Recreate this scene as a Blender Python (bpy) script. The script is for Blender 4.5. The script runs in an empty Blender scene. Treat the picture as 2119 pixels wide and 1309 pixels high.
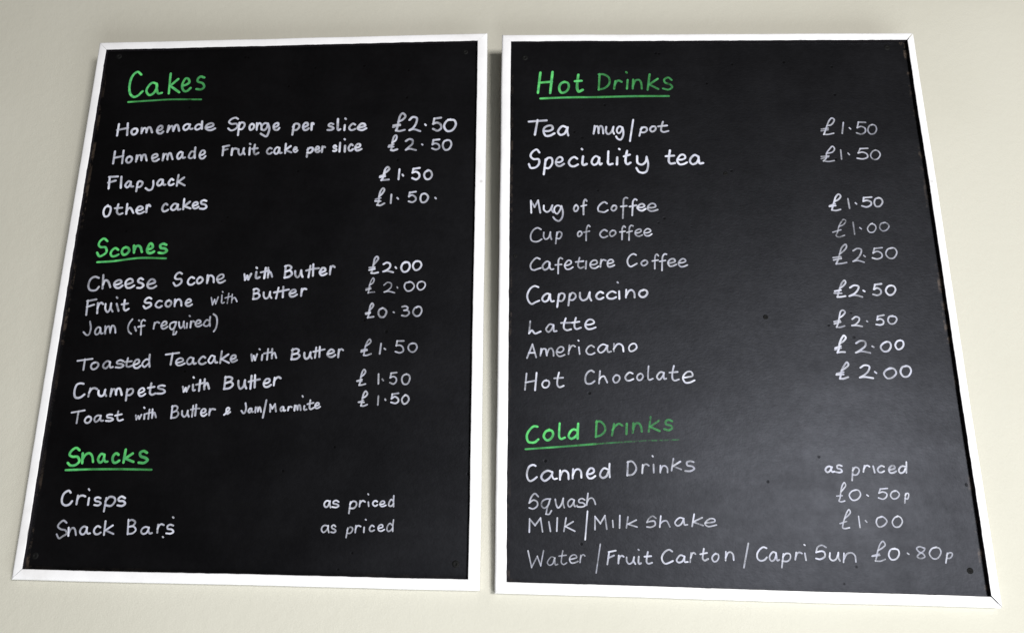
import bpy, bmesh, math, random
from mathutils import Vector, Matrix, noise

random.seed(11)
scene = bpy.context.scene
COL = scene.collection

# ------------------------------------------------------------------ camera
TILT = 0.049            # the boards lean forward a little at the top
LEAN = Matrix.Rotation(TILT, 4, 'X')
cam_data = bpy.data.cameras.new('camera')
cam_data.sensor_width = 36.0
cam_data.lens = 28.88
cam_data.shift_x = 0.05446
cam_data.clip_start = 0.02
cam_data.clip_end = 60.0
cam = bpy.data.objects.new('camera', cam_data)
COL.objects.link(cam)
pose = Matrix(((0.9982100, -0.0026760, 0.0597458, 0.0097324),
               (0.0564680, -0.2868906, -0.9562976, -1.0658617),
               (0.0196995, 0.9579596, -0.2862259, -0.3655047),
               (0, 0, 0, 1)))
cam.matrix_world = LEAN @ pose
scene.camera = cam

# ------------------------------------------------------------------ world and lamps
world = bpy.data.worlds.new('World')
scene.world = world
world.use_nodes = True
bg = world.node_tree.nodes['Background']
bg.inputs['Color'].default_value = (1.0, 0.94, 0.85, 1)
bg.inputs['Strength'].default_value = 0.06


def area(name, loc, target, sx, sy, power, colour):
    d = bpy.data.lights.new(name, 'AREA')
    d.shape = 'RECTANGLE'
    d.size = sx
    d.size_y = sy
    d.energy = power
    d.color = colour
    o = bpy.data.objects.new(name, d)
    COL.objects.link(o)
    o.location = loc
    o.rotation_euler = (Vector(target) - Vector(loc)).to_track_quat('-Z', 'Y').to_euler()
    return o


area('window_light', (1.75, -3.6, -0.22), (-1.1, 0.0, 0.0), 1.1, 0.8, 178, (1.0, 0.99, 0.975))
area('bounce_light', (0.75, -1.2, -1.6), (0.45, 0.0, -0.5), 1.7, 0.9, 37, (0.93, 0.98, 1.0))

scene.view_settings.view_transform = 'Standard'
scene.view_settings.look = 'None'
scene.view_settings.exposure = 0.0
scene.view_settings.gamma = 1.0
scene.view_settings.use_curve_mapping = False
scene.render.engine = 'CYCLES'
scene.cycles.transparent_max_bounces = 24
scene.cycles.max_bounces = 6
scene.cycles.use_denoising = True


# ------------------------------------------------------------------ node helpers
def material(name):
    m = bpy.data.materials.new(name)
    m.use_nodes = True
    nt = m.node_tree
    return m, nt, nt.nodes['Principled BSDF']


def node(nt, kind, **vals):
    n = nt.nodes.new(kind)
    for k, v in vals.items():
        if k in n.inputs:
            n.inputs[k].default_value = v
        else:
            setattr(n, k, v)
    return n


def noise_tex(nt, scale, detail=3.0, rough=0.55, vec=None):
    n = node(nt, 'ShaderNodeTexNoise')
    n.inputs['Scale'].default_value = scale
    n.inputs['Detail'].default_value = detail
    n.inputs['Roughness'].default_value = rough
    if vec is not None:
        nt.links.new(vec, n.inputs['Vector'])
    return n


def math_node(nt, op, a, b=None, clamp=False):
    n = nt.nodes.new('ShaderNodeMath')
    n.operation = op
    n.use_clamp = clamp
    for i, x in enumerate((a, b)):
        if x is None:
            continue
        if isinstance(x, (int, float)):
            n.inputs[i].default_value = x
        else:
            nt.links.new(x, n.inputs[i])
    return n.outputs[0]


def ramp(nt, src, lo, hi, a=0.0, b=1.0):
    n = nt.nodes.new('ShaderNodeMapRange')
    n.interpolation_type = 'SMOOTHSTEP'
    nt.links.new(src, n.inputs['Value'])
    n.inputs['From Min'].default_value = lo
    n.inputs['From Max'].default_value = hi
    n.inputs['To Min'].default_value = a
    n.inputs['To Max'].default_value = b
    return n.outputs['Result']


def mix_rgb(nt, fac, a, b):
    n = nt.nodes.new('ShaderNodeMix')
    n.data_type = 'RGBA'
    if isinstance(fac, (int, float)):
        n.inputs[0].default_value = fac
    else:
        nt.links.new(fac, n.inputs[0])
    for i, x in ((6, a), (7, b)):
        if isinstance(x, tuple):
            n.inputs[i].default_value = x
        else:
            nt.links.new(x, n.inputs[i])
    return n.outputs[2]


def bump(nt, bsdf, height, strength, dist):
    b = nt.nodes.new('ShaderNodeBump')
    b.inputs['Strength'].default_value = strength
    b.inputs['Distance'].default_value = dist
    nt.links.new(height, b.inputs['Height'])
    nt.links.new(b.outputs['Normal'], bsdf.inputs['Normal'])


# ------------------------------------------------------------------ materials
def wall_paint():
    m, nt, b = material('wall_paint')
    co = nt.nodes.new('ShaderNodeTexCoord').outputs['Object']
    big = noise_tex(nt, 2.2, 3, 0.5, co)
    col = mix_rgb(nt, ramp(nt, big.outputs['Fac'], 0.35, 0.65), (0.485, 0.468, 0.402, 1), (0.515, 0.498, 0.432, 1))
    nt.links.new(col, b.inputs['Base Color'])
    b.inputs['Roughness'].default_value = 0.75
    b.inputs['Specular IOR Level'].default_value = 0.25
    n1 = noise_tex(nt, 420, 3, 0.6, co)
    n2 = noise_tex(nt, 60, 2, 0.5, co)
    h = math_node(nt, 'ADD', math_node(nt, 'MULTIPLY', n1.outputs['Fac'], 0.6), n2.outputs['Fac'])
    bump(nt, b, h, 0.32, 0.0016)
    return m


def board_paint():
    m, nt, b = material('blackboard_paint')
    co = nt.nodes.new('ShaderNodeTexCoord').outputs['Object']
    sep = nt.nodes.new('ShaderNodeSeparateXYZ')
    n0 = noise_tex(nt, 9, 4, 0.6, co)
    base = mix_rgb(nt, ramp(nt, n0.outputs['Fac'], 0.3, 0.7), (0.0008, 0.0006, 0.0006, 1), (0.0014, 0.0011, 0.0011, 1))
    # pale worn chips along the border of the panel (vertex attribute 'border' is 1 at the rim)
    at = node(nt, 'ShaderNodeAttribute')
    at.attribute_name = 'border'
    nn = noise_tex(nt, 55, 4, 0.7, co)
    n3 = noise_tex(nt, 7, 2, 0.5, co)
    edge = ramp(nt, at.outputs['Fac'], 0.55, 0.85)
    chips = math_node(nt, 'MULTIPLY', edge, ramp(nt, nn.outputs['Fac'], 0.47, 0.62))
    chips = math_node(nt, 'MULTIPLY', chips, ramp(nt, n3.outputs['Fac'], 0.42, 0.56))
    base = mix_rgb(nt, math_node(nt, 'MULTIPLY', chips, 0.7), base, (0.085, 0.062, 0.045, 1))
    nt.links.new(base, b.inputs['Base Color'])
    # small pits in the paint
    v = node(nt, 'ShaderNodeTexVoronoi')
    v.inputs['Scale'].default_value = 46
    nt.links.new(co, v.inputs['Vector'])
    pit = ramp(nt, v.outputs['Distance'], 0.05, 0.12, 0.0, 1.0)
    sel = noise_tex(nt, 15, 2, 0.5, co)
    pit = math_node(nt, 'MAXIMUM', pit, ramp(nt, sel.outputs['Fac'], 0.60, 0.57))
    mp = node(nt, 'ShaderNodeMapping')
    mp.inputs['Scale'].default_value = (1.0, 1.0, 1.8)
    nt.links.new(co, mp.inputs['Vector'])
    f1 = noise_tex(nt, 190, 3, 0.6, mp.outputs['Vector'])
    f2 = noise_tex(nt, 420, 2, 0.6, co)
    h = math_node(nt, 'ADD', f1.outputs['Fac'], math_node(nt, 'MULTIPLY', f2.outputs['Fac'], 0.5))
    h = math_node(nt, 'ADD', h, math_node(nt, 'MULTIPLY', pit, 1.4))
    bump(nt, b, h, 0.20, 0.0005)
    r = ramp(nt, n0.outputs['Fac'], 0.25, 0.75, 0.43 - 0.03, 0.43 + 0.03)
    nt.links.new(r, b.inputs['Roughness'])
    sp = noise_tex(nt, 5, 4, 0.65, co)
    smear = node(nt, 'ShaderNodeMapping')
    smear.inputs['Rotation'].default_value = (0.0, 0.5, 0.0)
    smear.inputs['Scale'].default_value = (1.0, 1.0, 4.5)
    nt.links.new(co, smear.inputs['Vector'])
    sw = noise_tex(nt, 9, 5, 0.65, smear.outputs['Vector'])
    fine = noise_tex(nt, 110, 4, 0.7, co)
    k = math_node(nt, 'MULTIPLY', ramp(nt, sp.outputs['Fac'], 0.25, 0.75, 0.215 * 0.84, 0.215 * 1.16),
                  ramp(nt, sw.outputs['Fac'], 0.2, 0.8, 0.93, 1.07))
    k = math_node(nt, 'MULTIPLY', k, ramp(nt, fine.outputs['Fac'], 0.2, 0.8, 0.87, 1.13))
    k = math_node(nt, 'MULTIPLY', k, ramp(nt, pit, 0.0, 1.0, 0.4, 1.0))
    nt.links.new(k, b.inputs['Specular IOR Level'])
    b.inputs['Specular Tint'].default_value = (0.82, 0.86, 1.0, 1)
    return m


def frame_paint():
    m, nt, b = material('white_gloss_paint')
    co = nt.nodes.new('ShaderNodeTexCoord').outputs['Object']
    n1 = noise_tex(nt, 26, 3, 0.6, co)
    col = mix_rgb(nt, ramp(nt, n1.outputs['Fac'], 0.3, 0.7), (0.79, 0.78, 0.795, 1), (0.74, 0.73, 0.745, 1))
    # small scuffs
    n2 = noise_tex(nt, 70, 4, 0.75, co)
    sc = ramp(nt, n2.outputs['Fac'], 0.70, 0.76)
    col = mix_rgb(nt, math_node(nt, 'MULTIPLY', sc, 0.6), col, (0.42, 0.40, 0.38, 1))
    # thumbed, slightly grubby patches and tiny knocks
    n5 = noise_tex(nt, 9, 4, 0.7, co)
    gr = ramp(nt, n5.outputs['Fac'], 0.52, 0.75)
    col = mix_rgb(nt, math_node(nt, 'MULTIPLY', gr, 0.45), col, (0.60, 0.58, 0.57, 1))
    vk = node(nt, 'ShaderNodeTexVoronoi')
    vk.inputs['Scale'].default_value = 30
    nt.links.new(co, vk.inputs['Vector'])
    kn = math_node(nt, 'MULTIPLY', ramp(nt, vk.outputs['Distance'], 0.085, 0.05), ramp(nt, n5.outputs['Fac'], 0.50, 0.54))
    col = mix_rgb(nt, math_node(nt, 'MULTIPLY', kn, 0.35), col, (0.25, 0.23, 0.22, 1))
    # blackboard paint brushed over the inner lip, with a wandering edge
    at = node(nt, 'ShaderNodeAttribute')
    at.attribute_name = 'lip'
    n3 = noise_tex(nt, 60, 3, 0.6, co)
    wob = math_node(nt, 'MULTIPLY', math_node(nt, 'SUBTRACT', n3.outputs['Fac'], 0.5), 0.9)
    lip = ramp(nt, math_node(nt, 'ADD', at.outputs['Fac'], wob), 0.46, 0.54)
    col = mix_rgb(nt, lip, col, (0.012, 0.010, 0.012, 1))
    nt.links.new(col, b.inputs['Base Color'])
    b.inputs['Roughness'].default_value = 0.38
    b.inputs['Specular IOR Level'].default_value = 0.4
    n4 = noise_tex(nt, 180, 3, 0.6, co)
    bump(nt, b, n4.outputs['Fac'], 0.35, 0.0006)
    return m


def ink_paint(name, c1, c2):
    m, nt, b = material(name)
    co = nt.nodes.new('ShaderNodeTexCoord').outputs['Object']
    uv = node(nt, 'ShaderNodeUVMap')
    uv.uv_map = 'stroke'
    sep = nt.nodes.new('ShaderNodeSeparateXYZ')
    nt.links.new(uv.outputs['UV'], sep.inputs[0])
    across = math_node(nt, 'ABSOLUTE', math_node(nt, 'SUBTRACT', math_node(nt, 'MULTIPLY', sep.outputs['Y'], 2.0), 1.0))
    at = node(nt, 'ShaderNodeAttribute')
    at.attribute_name = 'ink'
    g1 = noise_tex(nt, 500, 3, 0.65, co)
    g2 = noise_tex(nt, 140, 3, 0.6, co)
    body = math_node(nt, 'ADD', math_node(nt, 'MULTIPLY', math_node(nt, 'MULTIPLY', across, across), 0.22), 0.86)
    a = math_node(nt, 'MULTIPLY', math_node(nt, 'POWER', math_node(nt, 'MULTIPLY', at.outputs['Fac'], 1.1), 2.1), body)
    grain = math_node(nt, 'ADD', math_node(nt, 'MULTIPLY', math_node(nt, 'SUBTRACT', g1.outputs['Fac'], 0.5), 0.75),
                      math_node(nt, 'MULTIPLY', math_node(nt, 'SUBTRACT', g2.outputs['Fac'], 0.5), 1.1))
    a = math_node(nt, 'ADD', a, grain, clamp=True)
    rim = math_node(nt, 'ADD', across, math_node(nt, 'MULTIPLY', math_node(nt, 'SUBTRACT', g1.outputs['Fac'], 0.5), 0.5))
    a = math_node(nt, 'MULTIPLY', a, ramp(nt, rim, 1.0, 0.62))
    col = mix_rgb(nt, ramp(nt, g2.outputs['Fac'], 0.35, 0.65), c1, c2)
    nt.links.new(col, b.inputs['Base Color'])
    b.inputs['Roughness'].default_value = 0.7
    b.inputs['Specular IOR Level'].default_value = 0.2
    nt.links.new(a, b.inputs['Alpha'])
    return m


def plain(name, col, rough, bs=0.0):
    m, nt, b = material(name)
    co = nt.nodes.new('ShaderNodeTexCoord').outputs['Object']
    n = noise_tex(nt, 120, 3, 0.6, co)
    c = mix_rgb(nt, n.outputs['Fac'], tuple(x * 0.8 for x in col[:3]) + (1,), tuple(min(1, x * 1.2) for x in col[:3]) + (1,))
    nt.links.new(c, b.inputs['Base Color'])
    b.inputs['Roughness'].default_value = rough
    if bs:
        bump(nt, b, n.outputs['Fac'], bs, 0.0008)
    return m


M_WALL = wall_paint()
M_BOARD = board_paint()
M_FRAME = frame_paint()
M_WHITE = ink_paint('white_marker_ink', (0.68, 0.69, 0.77, 1), (0.48, 0.49, 0.59, 1))
M_GREEN = ink_paint('green_marker_ink', (0.115, 0.60, 0.155, 1), (0.065, 0.34, 0.115, 1))
M_SCREW = plain('painted_screw', (0.004, 0.004, 0.004), 0.65, 0.5)
M_SCREW.node_tree.nodes['Principled BSDF'].inputs['Specular IOR Level'].default_value = 0.12
M_WOOD = plain('raw_batten_wood', (0.35, 0.24, 0.14), 0.7, 0.4)


def link_mesh(name, bm, mat, parent=None):
    me = bpy.data.meshes.new(name)
    bm.to_mesh(me)
    bm.free()
    me.materials.append(mat)
    o = bpy.data.objects.new(name, me)
    COL.objects.link(o)
    if parent:
        o.parent = parent
    return o


def smooth(o):
    for p in o.data.polygons:
        p.use_smooth = True


# ------------------------------------------------------------------ the wall
WALL_Y = 0.0325
bm = bmesh.new()
x0, x1, z0, z1 = -4.0, 4.0, -2.2, 2.2
v = [bm.verts.new(p) for p in ((x0, WALL_Y, z0), (x1, WALL_Y, z0), (x1, WALL_Y, z1), (x0, WALL_Y, z1),
                               (x0, WALL_Y + 0.15, z0), (x1, WALL_Y + 0.15, z0), (x1, WALL_Y + 0.15, z1), (x0, WALL_Y + 0.15, z1))]
for f in ((0, 1, 2, 3), (5, 4, 7, 6), (4, 0, 3, 7), (1, 5, 6, 2), (3, 2, 6, 7), (4, 5, 1, 0)):
    bm.faces.new([v[i] for i in f])
wall = link_mesh('wall', bm, M_WALL)
wall['kind'] = 'structure'


# every line of writing: board, part, ink colour, pen width in mm, ink density, strokes in 0.1 mm on the panel
LINES = [
  ('l', 'heading', 'g', '5.04|0.95|-2294,7396 -2355,7443 -2428,7366 -2449,7186 -2414,7053 -2356,7006 -2297,7026 -2234,7099;-2028,7229 -2097,7247 -2154,7182 -2171,7100 -2115,7033 -2054,7069 -2015,7183 -2028,7229;-2028,7229 -2015,7140 -1980,7059 -1929,7070;-1830,7399 -1818,7059;-1703,7302 -1811,7189;-1811,7189 -1661,7077;-1622,7187 -1565,7204 -1520,7246 -1543,7305 -1580,7315 -1614,7254 -1625,7173 -1582,7094 -1535,7097 -1492,7144;-1302,7326 -1355,7342 -1393,7301 -1390,7258 -1310,7224 -1281,7164 -1318,7120 -1393,7126'),
  ('l', 'underline', 'g', '3.97|0.8|-2430,6919 -2078,6939 -1768,6954 -1306,6947'),
  ('l', 'menu_item', 'w', '4.32|0.86|-2523,6542 -2525,6354;-2387,6553 -2372,6362;-2533,6445 -2378,6477;-2269,6466 -2302,6446 -2311,6405 -2284,6367 -2246,6375 -2222,6426 -2239,6462 -2275,6465 -2280,6463;-2161,6473 -2154,6388;-2149,6416 -2126,6471 -2108,6472 -2086,6446 -2080,6401;-2081,6412 -2064,6478 -2035,6483 -2015,6452 -1995,6403;-1914,6431 -1876,6436 -1846,6462 -1854,6504 -1889,6501 -1913,6467 -1919,6418 -1891,6382 -1851,6380 -1825,6408;-1751,6502 -1757,6406;-1744,6438 -1721,6494 -1692,6499 -1685,6473 -1670,6419;-1665,6441 -1645,6512 -1617,6516 -1598,6477 -1582,6423;-1427,6522 -1476,6530 -1513,6502 -1521,6463 -1494,6431 -1454,6450 -1430,6505 -1427,6522;-1427,6522 -1433,6484 -1407,6445 -1384,6452;-1258,6513 -1294,6525 -1333,6497 -1339,6455 -1314,6435 -1272,6452 -1251,6477;-1246,6570 -1243,6505 -1237,6451;-1161,6467 -1107,6480 -1068,6500 -1079,6533 -1118,6537 -1170,6504 -1179,6458 -1137,6427 -1087,6426 -1039,6451;-704,6608 -741,6628 -807,6601 -834,6556 -794,6524 -718,6526 -698,6476 -743,6427 -796,6417 -834,6448;-674,6540 -677,6339;-680,6496 -644,6546 -604,6537 -592,6498 -627,6436 -671,6432;-482,6523 -505,6503 -514,6457 -496,6420 -465,6433 -444,6478 -463,6517 -483,6521 -489,6514;-409,6529 -401,6423;-405,6460 -387,6518 -365,6532 -341,6503 -329,6426;-241,6517 -283,6531 -326,6492 -333,6444 -292,6412 -253,6451 -240,6522;-240,6522 -212,6444 -221,6365 -246,6310 -302,6334 -331,6354;-139,6463 -108,6470 -82,6492 -88,6528 -113,6527 -145,6500 -148,6454 -126,6419 -87,6415 -63,6446;155,6497 143,6336;142,6464 175,6515 227,6504 237,6466 202,6413 148,6410;299,6455 335,6467 364,6489 355,6522 328,6527 300,6497 295,6444 319,6408 352,6410 380,6434;421,6515 424,6413;423,6455 427,6514 436,6522 447,6507;743,6501 709,6514 678,6493 683,6470 731,6454 751,6429 720,6405 669,6404;810,6581 813,6478 816,6415 828,6398 851,6413;918,6479 916,6401;922,6589 927,6584;1071,6488 1040,6504 1005,6475 986,6433 1010,6399 1044,6399 1076,6416;1129,6436 1174,6447 1223,6466 1209,6497 1168,6502 1132,6466 1113,6426 1150,6398 1190,6397 1238,6423'),
  ('l', 'price', 'w', '4.08|0.8|1714,6529 1778,6566 1814,6623 1773,6670 1737,6632 1714,6529 1700,6435 1684,6387;1684,6387 1733,6376 1809,6395;1643,6471 1736,6486;1641,6443 1737,6470;1878,6559 1923,6604 1983,6588 1978,6509 1936,6427 1885,6389;1885,6389 1944,6403 2037,6372;2111,6480 2120,6468;2340,6588 2244,6574;2244,6574 2230,6488;2230,6488 2283,6507 2339,6476 2347,6414 2296,6375 2232,6404;2479,6560 2421,6525 2391,6444 2439,6367 2510,6379 2563,6475 2536,6545 2474,6550 2451,6552'),
  ('l', 'menu_item', 'w', '4.11|0.8|-2519,6085 -2520,5892;-2389,6097 -2384,5893;-2512,5982 -2387,6010;-2285,6005 -2314,5986 -2327,5936 -2298,5901 -2266,5908 -2242,5959 -2258,5995 -2292,5997 -2299,5995;-2177,6018 -2175,5919;-2166,5955 -2153,6015 -2119,6020 -2107,5990 -2097,5940;-2097,5954 -2080,6023 -2051,6028 -2036,5994 -2017,5936;-1933,5972 -1895,5981 -1861,6004 -1871,6034 -1903,6034 -1937,6007 -1936,5967 -1913,5924 -1872,5924 -1836,5951;-1773,6037 -1773,5935;-1769,5967 -1752,6030 -1729,6037 -1710,6005 -1701,5948;-1707,5963 -1688,6046 -1665,6047 -1649,6010 -1625,5952;-1486,6056 -1517,6068 -1549,6037 -1559,5990 -1536,5953 -1500,5984 -1484,6039 -1486,6056;-1486,6056 -1482,6010 -1471,5969 -1442,5977;-1316,6069 -1349,6074 -1374,6035 -1383,5981 -1358,5963 -1320,5976 -1301,6021;-1301,6136 -1300,6052 -1291,5970;-1217,6013 -1182,6018 -1149,6049 -1162,6086 -1191,6087 -1214,6054 -1222,6002 -1199,5959 -1163,5959 -1134,5994;-875,6146 -877,6008;-880,6146 -797,6166;-878,6086 -813,6106;-740,6112 -742,6013;-743,6056 -723,6106 -695,6116 -673,6110;-645,6100 -637,6039 -612,6011 -582,6035 -566,6114;-566,6114 -567,6061 -546,6020;-478,6123 -475,6014;-481,6190 -476,6185;-406,6172 -411,6091 -405,6039 -383,6017 -343,6039;-437,6107 -364,6116;-150,6109 -174,6120 -205,6093 -215,6055 -196,6025 -169,6021 -141,6043;-32,6115 -65,6129 -96,6100 -106,6049 -78,6020 -50,6037 -34,6096 -32,6115;-32,6115 -28,6071 -15,6032 4,6037;58,6181 58,6034;130,6143 58,6082;58,6082 147,6043;185,6084 207,6089 224,6102 219,6121 202,6126 186,6102 181,6074 197,6050 216,6046 239,6071;395,6104 386,5970;389,6080 420,6112 457,6113 468,6083 436,6036 392,6034;509,6080 536,6086 558,6102 553,6125 530,6132 508,6102 505,6072 524,6045 549,6043 569,6062;606,6129 605,6046;605,6083 617,6122 631,6131 645,6122;811,6133 794,6149 774,6134 780,6106 808,6096 819,6073 801,6056 775,6058;866,6188 865,6050;942,6138 943,6049;929,6249 933,6244;1052,6149 1032,6166 1010,6139 996,6099 1012,6062 1037,6062 1060,6083;1106,6111 1135,6111 1166,6136 1161,6164 1127,6165 1100,6134 1094,6095 1121,6061 1148,6065 1185,6084'),
  ('l', 'price', 'w', '3.88|0.76|1637,6189 1684,6226 1699,6283 1686,6308 1660,6290 1637,6189 1631,6109 1624,6066;1624,6066 1656,6060 1710,6078;1592,6142 1653,6161;1588,6119 1653,6121;1837,6212 1882,6242 1932,6228 1933,6166 1885,6115 1842,6069;1842,6069 1896,6085 1986,6063;2076,6154 2081,6149;2324,6232 2241,6222;2241,6222 2229,6153;2229,6153 2274,6169 2321,6143 2329,6095 2282,6067 2227,6087;2444,6220 2398,6199 2380,6126 2415,6062 2465,6070 2504,6147 2483,6210 2439,6219 2422,6213'),
  ('l', 'menu_item', 'w', '4.24|0.88|-2538,5667 -2530,5486;-2547,5670 -2419,5677;-2546,5579 -2445,5610;-2362,5668 -2348,5496;-2210,5587 -2242,5598 -2271,5568 -2284,5528 -2253,5498 -2226,5520 -2209,5571 -2210,5587;-2210,5587 -2203,5543 -2194,5515 -2168,5514;-2102,5580 -2107,5439;-2107,5554 -2084,5597 -2034,5581 -2030,5553 -2057,5508 -2101,5502;-1871,5599 -1863,5529 -1880,5466 -1921,5452 -1969,5483;-1731,5614 -1764,5623 -1794,5593 -1807,5555 -1783,5524 -1744,5544 -1728,5597 -1731,5614;-1731,5614 -1723,5573 -1707,5535 -1685,5539;-1575,5615 -1601,5630 -1623,5600 -1637,5562 -1615,5530 -1586,5533 -1563,5549;-1503,5688 -1509,5522;-1419,5648 -1496,5581;-1496,5581 -1394,5526'),
  ('l', 'price', 'w', '3.97|0.9|1537,5696 1579,5725 1611,5767 1587,5795 1556,5767 1537,5696 1524,5624 1504,5588;1504,5588 1552,5590 1608,5596;1484,5648 1549,5675;1482,5632 1552,5647;1760,5755 1752,5601;1808,5670 1817,5655;2051,5776 1963,5761;1963,5761 1953,5702;1953,5702 2000,5716 2045,5685 2052,5635 2008,5593 1953,5614;2182,5734 2140,5712 2121,5659 2153,5598 2202,5602 2235,5661 2212,5723 2172,5740 2158,5726'),
  ('l', 'menu_item', 'w', '4.32|0.9|-2504,5215 -2542,5173 -2552,5102 -2519,5039 -2474,5050 -2450,5125 -2462,5189 -2512,5202;-2347,5228 -2354,5153 -2346,5098 -2311,5071 -2268,5087;-2386,5168 -2286,5176;-2213,5232 -2208,5081;-2210,5119 -2187,5164 -2159,5172 -2135,5145 -2105,5095;-2058,5132 -2013,5136 -1972,5162 -1988,5188 -2025,5194 -2055,5165 -2064,5123 -2031,5084 -1993,5084 -1951,5108;-1919,5207 -1912,5108;-1915,5156 -1904,5202 -1888,5220 -1868,5200;-1615,5220 -1639,5236 -1671,5204 -1681,5151 -1658,5115 -1626,5118 -1595,5138;-1456,5219 -1505,5235 -1541,5202 -1553,5159 -1519,5132 -1482,5152 -1461,5203 -1456,5219;-1456,5219 -1456,5182 -1445,5140 -1414,5147;-1372,5306 -1369,5148;-1286,5261 -1359,5193;-1359,5193 -1267,5160;-1226,5198 -1194,5209 -1164,5225 -1174,5254 -1201,5255 -1228,5233 -1232,5190 -1209,5159 -1178,5161 -1148,5182;-1044,5276 -1078,5287 -1117,5264 -1106,5230 -1054,5218 -1029,5179 -1062,5151 -1120,5155'),
  ('l', 'price', 'w', '3.48|0.74|1483,5331 1531,5383 1554,5438 1537,5460 1503,5422 1483,5331 1480,5252 1460,5198;1460,5198 1505,5191 1560,5221;1435,5286 1504,5306;1431,5257 1505,5257;1659,5356 1655,5227;1746,5305 1758,5292;2009,5401 1924,5388;1924,5388 1914,5328;1914,5328 1958,5349 2009,5310 2011,5270 1963,5237 1915,5250;2138,5372 2097,5358 2079,5290 2103,5236 2151,5241 2190,5313 2164,5358 2131,5371 2113,5366;2293,5302 2301,5293'),
  ('l', 'heading', 'g', '4.96|0.95|-2431,4657 -2482,4695 -2534,4656 -2548,4597 -2515,4564 -2442,4559 -2418,4492 -2455,4446 -2512,4422 -2552,4474;-2251,4523 -2293,4547 -2338,4513 -2350,4457 -2324,4422 -2275,4427 -2239,4447;-2144,4561 -2177,4542 -2191,4490 -2162,4446 -2118,4457 -2085,4512 -2111,4552 -2149,4556 -2161,4552;-2025,4581 -2011,4481;-2012,4508 -1988,4574 -1950,4580 -1923,4553 -1897,4489;-1817,4528 -1778,4534 -1748,4559 -1762,4604 -1789,4616 -1815,4565 -1825,4517 -1796,4471 -1757,4471 -1723,4492;-1557,4597 -1599,4611 -1639,4588 -1626,4549 -1561,4535 -1534,4502 -1575,4470 -1644,4475'),
  ('l', 'underline', 'g', '3.92|0.82|-2529,4333 -2303,4347 -1922,4395 -1535,4389'),
  ('l', 'menu_item', 'w', '3.97|0.82|-2474,4096 -2529,4112 -2583,4082 -2608,3984 -2582,3923 -2543,3906 -2484,3915 -2452,3960;-2411,4135 -2395,3940;-2395,3994 -2376,4056 -2341,4053 -2315,4022 -2286,3959;-2219,3991 -2176,4000 -2134,4028 -2147,4058 -2187,4059 -2227,4027 -2231,3987 -2195,3947 -2151,3947 -2112,3979;-2058,3998 -2011,4011 -1969,4036 -1985,4073 -2023,4080 -2066,4043 -2068,3989 -2038,3947 -1989,3949 -1944,3978;-1827,4074 -1860,4090 -1893,4061 -1883,4032 -1832,4012 -1806,3983 -1839,3947 -1890,3947;-1745,3991 -1698,4008 -1646,4029 -1663,4065 -1705,4073 -1741,4034 -1750,3983 -1722,3945 -1664,3944 -1623,3972;-1273,4158 -1307,4176 -1349,4149 -1364,4094 -1333,4076 -1277,4077 -1263,4035 -1298,3991 -1341,3977 -1376,4019;-1089,4091 -1125,4107 -1162,4075 -1172,4025 -1148,3996 -1107,3995 -1076,4019;-1005,4104 -1029,4086 -1043,4048 -1021,4012 -988,4022 -960,4065 -981,4099 -1010,4107 -1018,4099;-897,4130 -894,4022;-888,4052 -874,4124 -842,4129 -811,4100 -800,4033;-752,4069 -705,4078 -668,4109 -675,4142 -710,4144 -750,4107 -755,4067 -719,4022 -679,4029 -641,4053;-371,4148 -354,4066;-354,4066 -328,4125;-328,4125 -309,4074;-309,4074 -277,4150;-203,4179 -205,4135 -201,4100 -186,4088 -153,4103;-206,4246 -202,4242;-74,4240 -83,4092;-137,4176 -27,4202;-39,4240 -32,4102;-32,4135 -22,4173 -4,4181 10,4159 27,4114;210,4271 208,4097;202,4266 251,4279 292,4251 270,4212 217,4187;217,4187 274,4202 307,4157 273,4114 208,4097;350,4192 357,4133 387,4102 416,4128 435,4203;435,4203 443,4146 460,4111;561,4269 545,4106;601,4293 607,4126;509,4202 597,4226 679,4236;708,4172 748,4185 777,4204 768,4235 735,4240 711,4205 701,4171 725,4134 758,4135 796,4156;848,4260 845,4148;846,4201 862,4256 882,4271 905,4254'),
  ('l', 'price', 'w', '3.63|0.82|1451,4285 1495,4344 1516,4383 1498,4412 1469,4389 1451,4285 1438,4212 1429,4167;1429,4167 1467,4164 1519,4175;1399,4247 1467,4252;1399,4211 1468,4226;1595,4298 1637,4321 1682,4304 1687,4258 1646,4212 1595,4188;1595,4188 1647,4197 1730,4178;1764,4252 1774,4239;1902,4322 1868,4309 1844,4242 1877,4185 1928,4193 1965,4261 1944,4318 1901,4328 1888,4326;2071,4342 2029,4327 2007,4268 2042,4209 2089,4221 2126,4282 2102,4334 2064,4342 2047,4341'),
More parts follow.
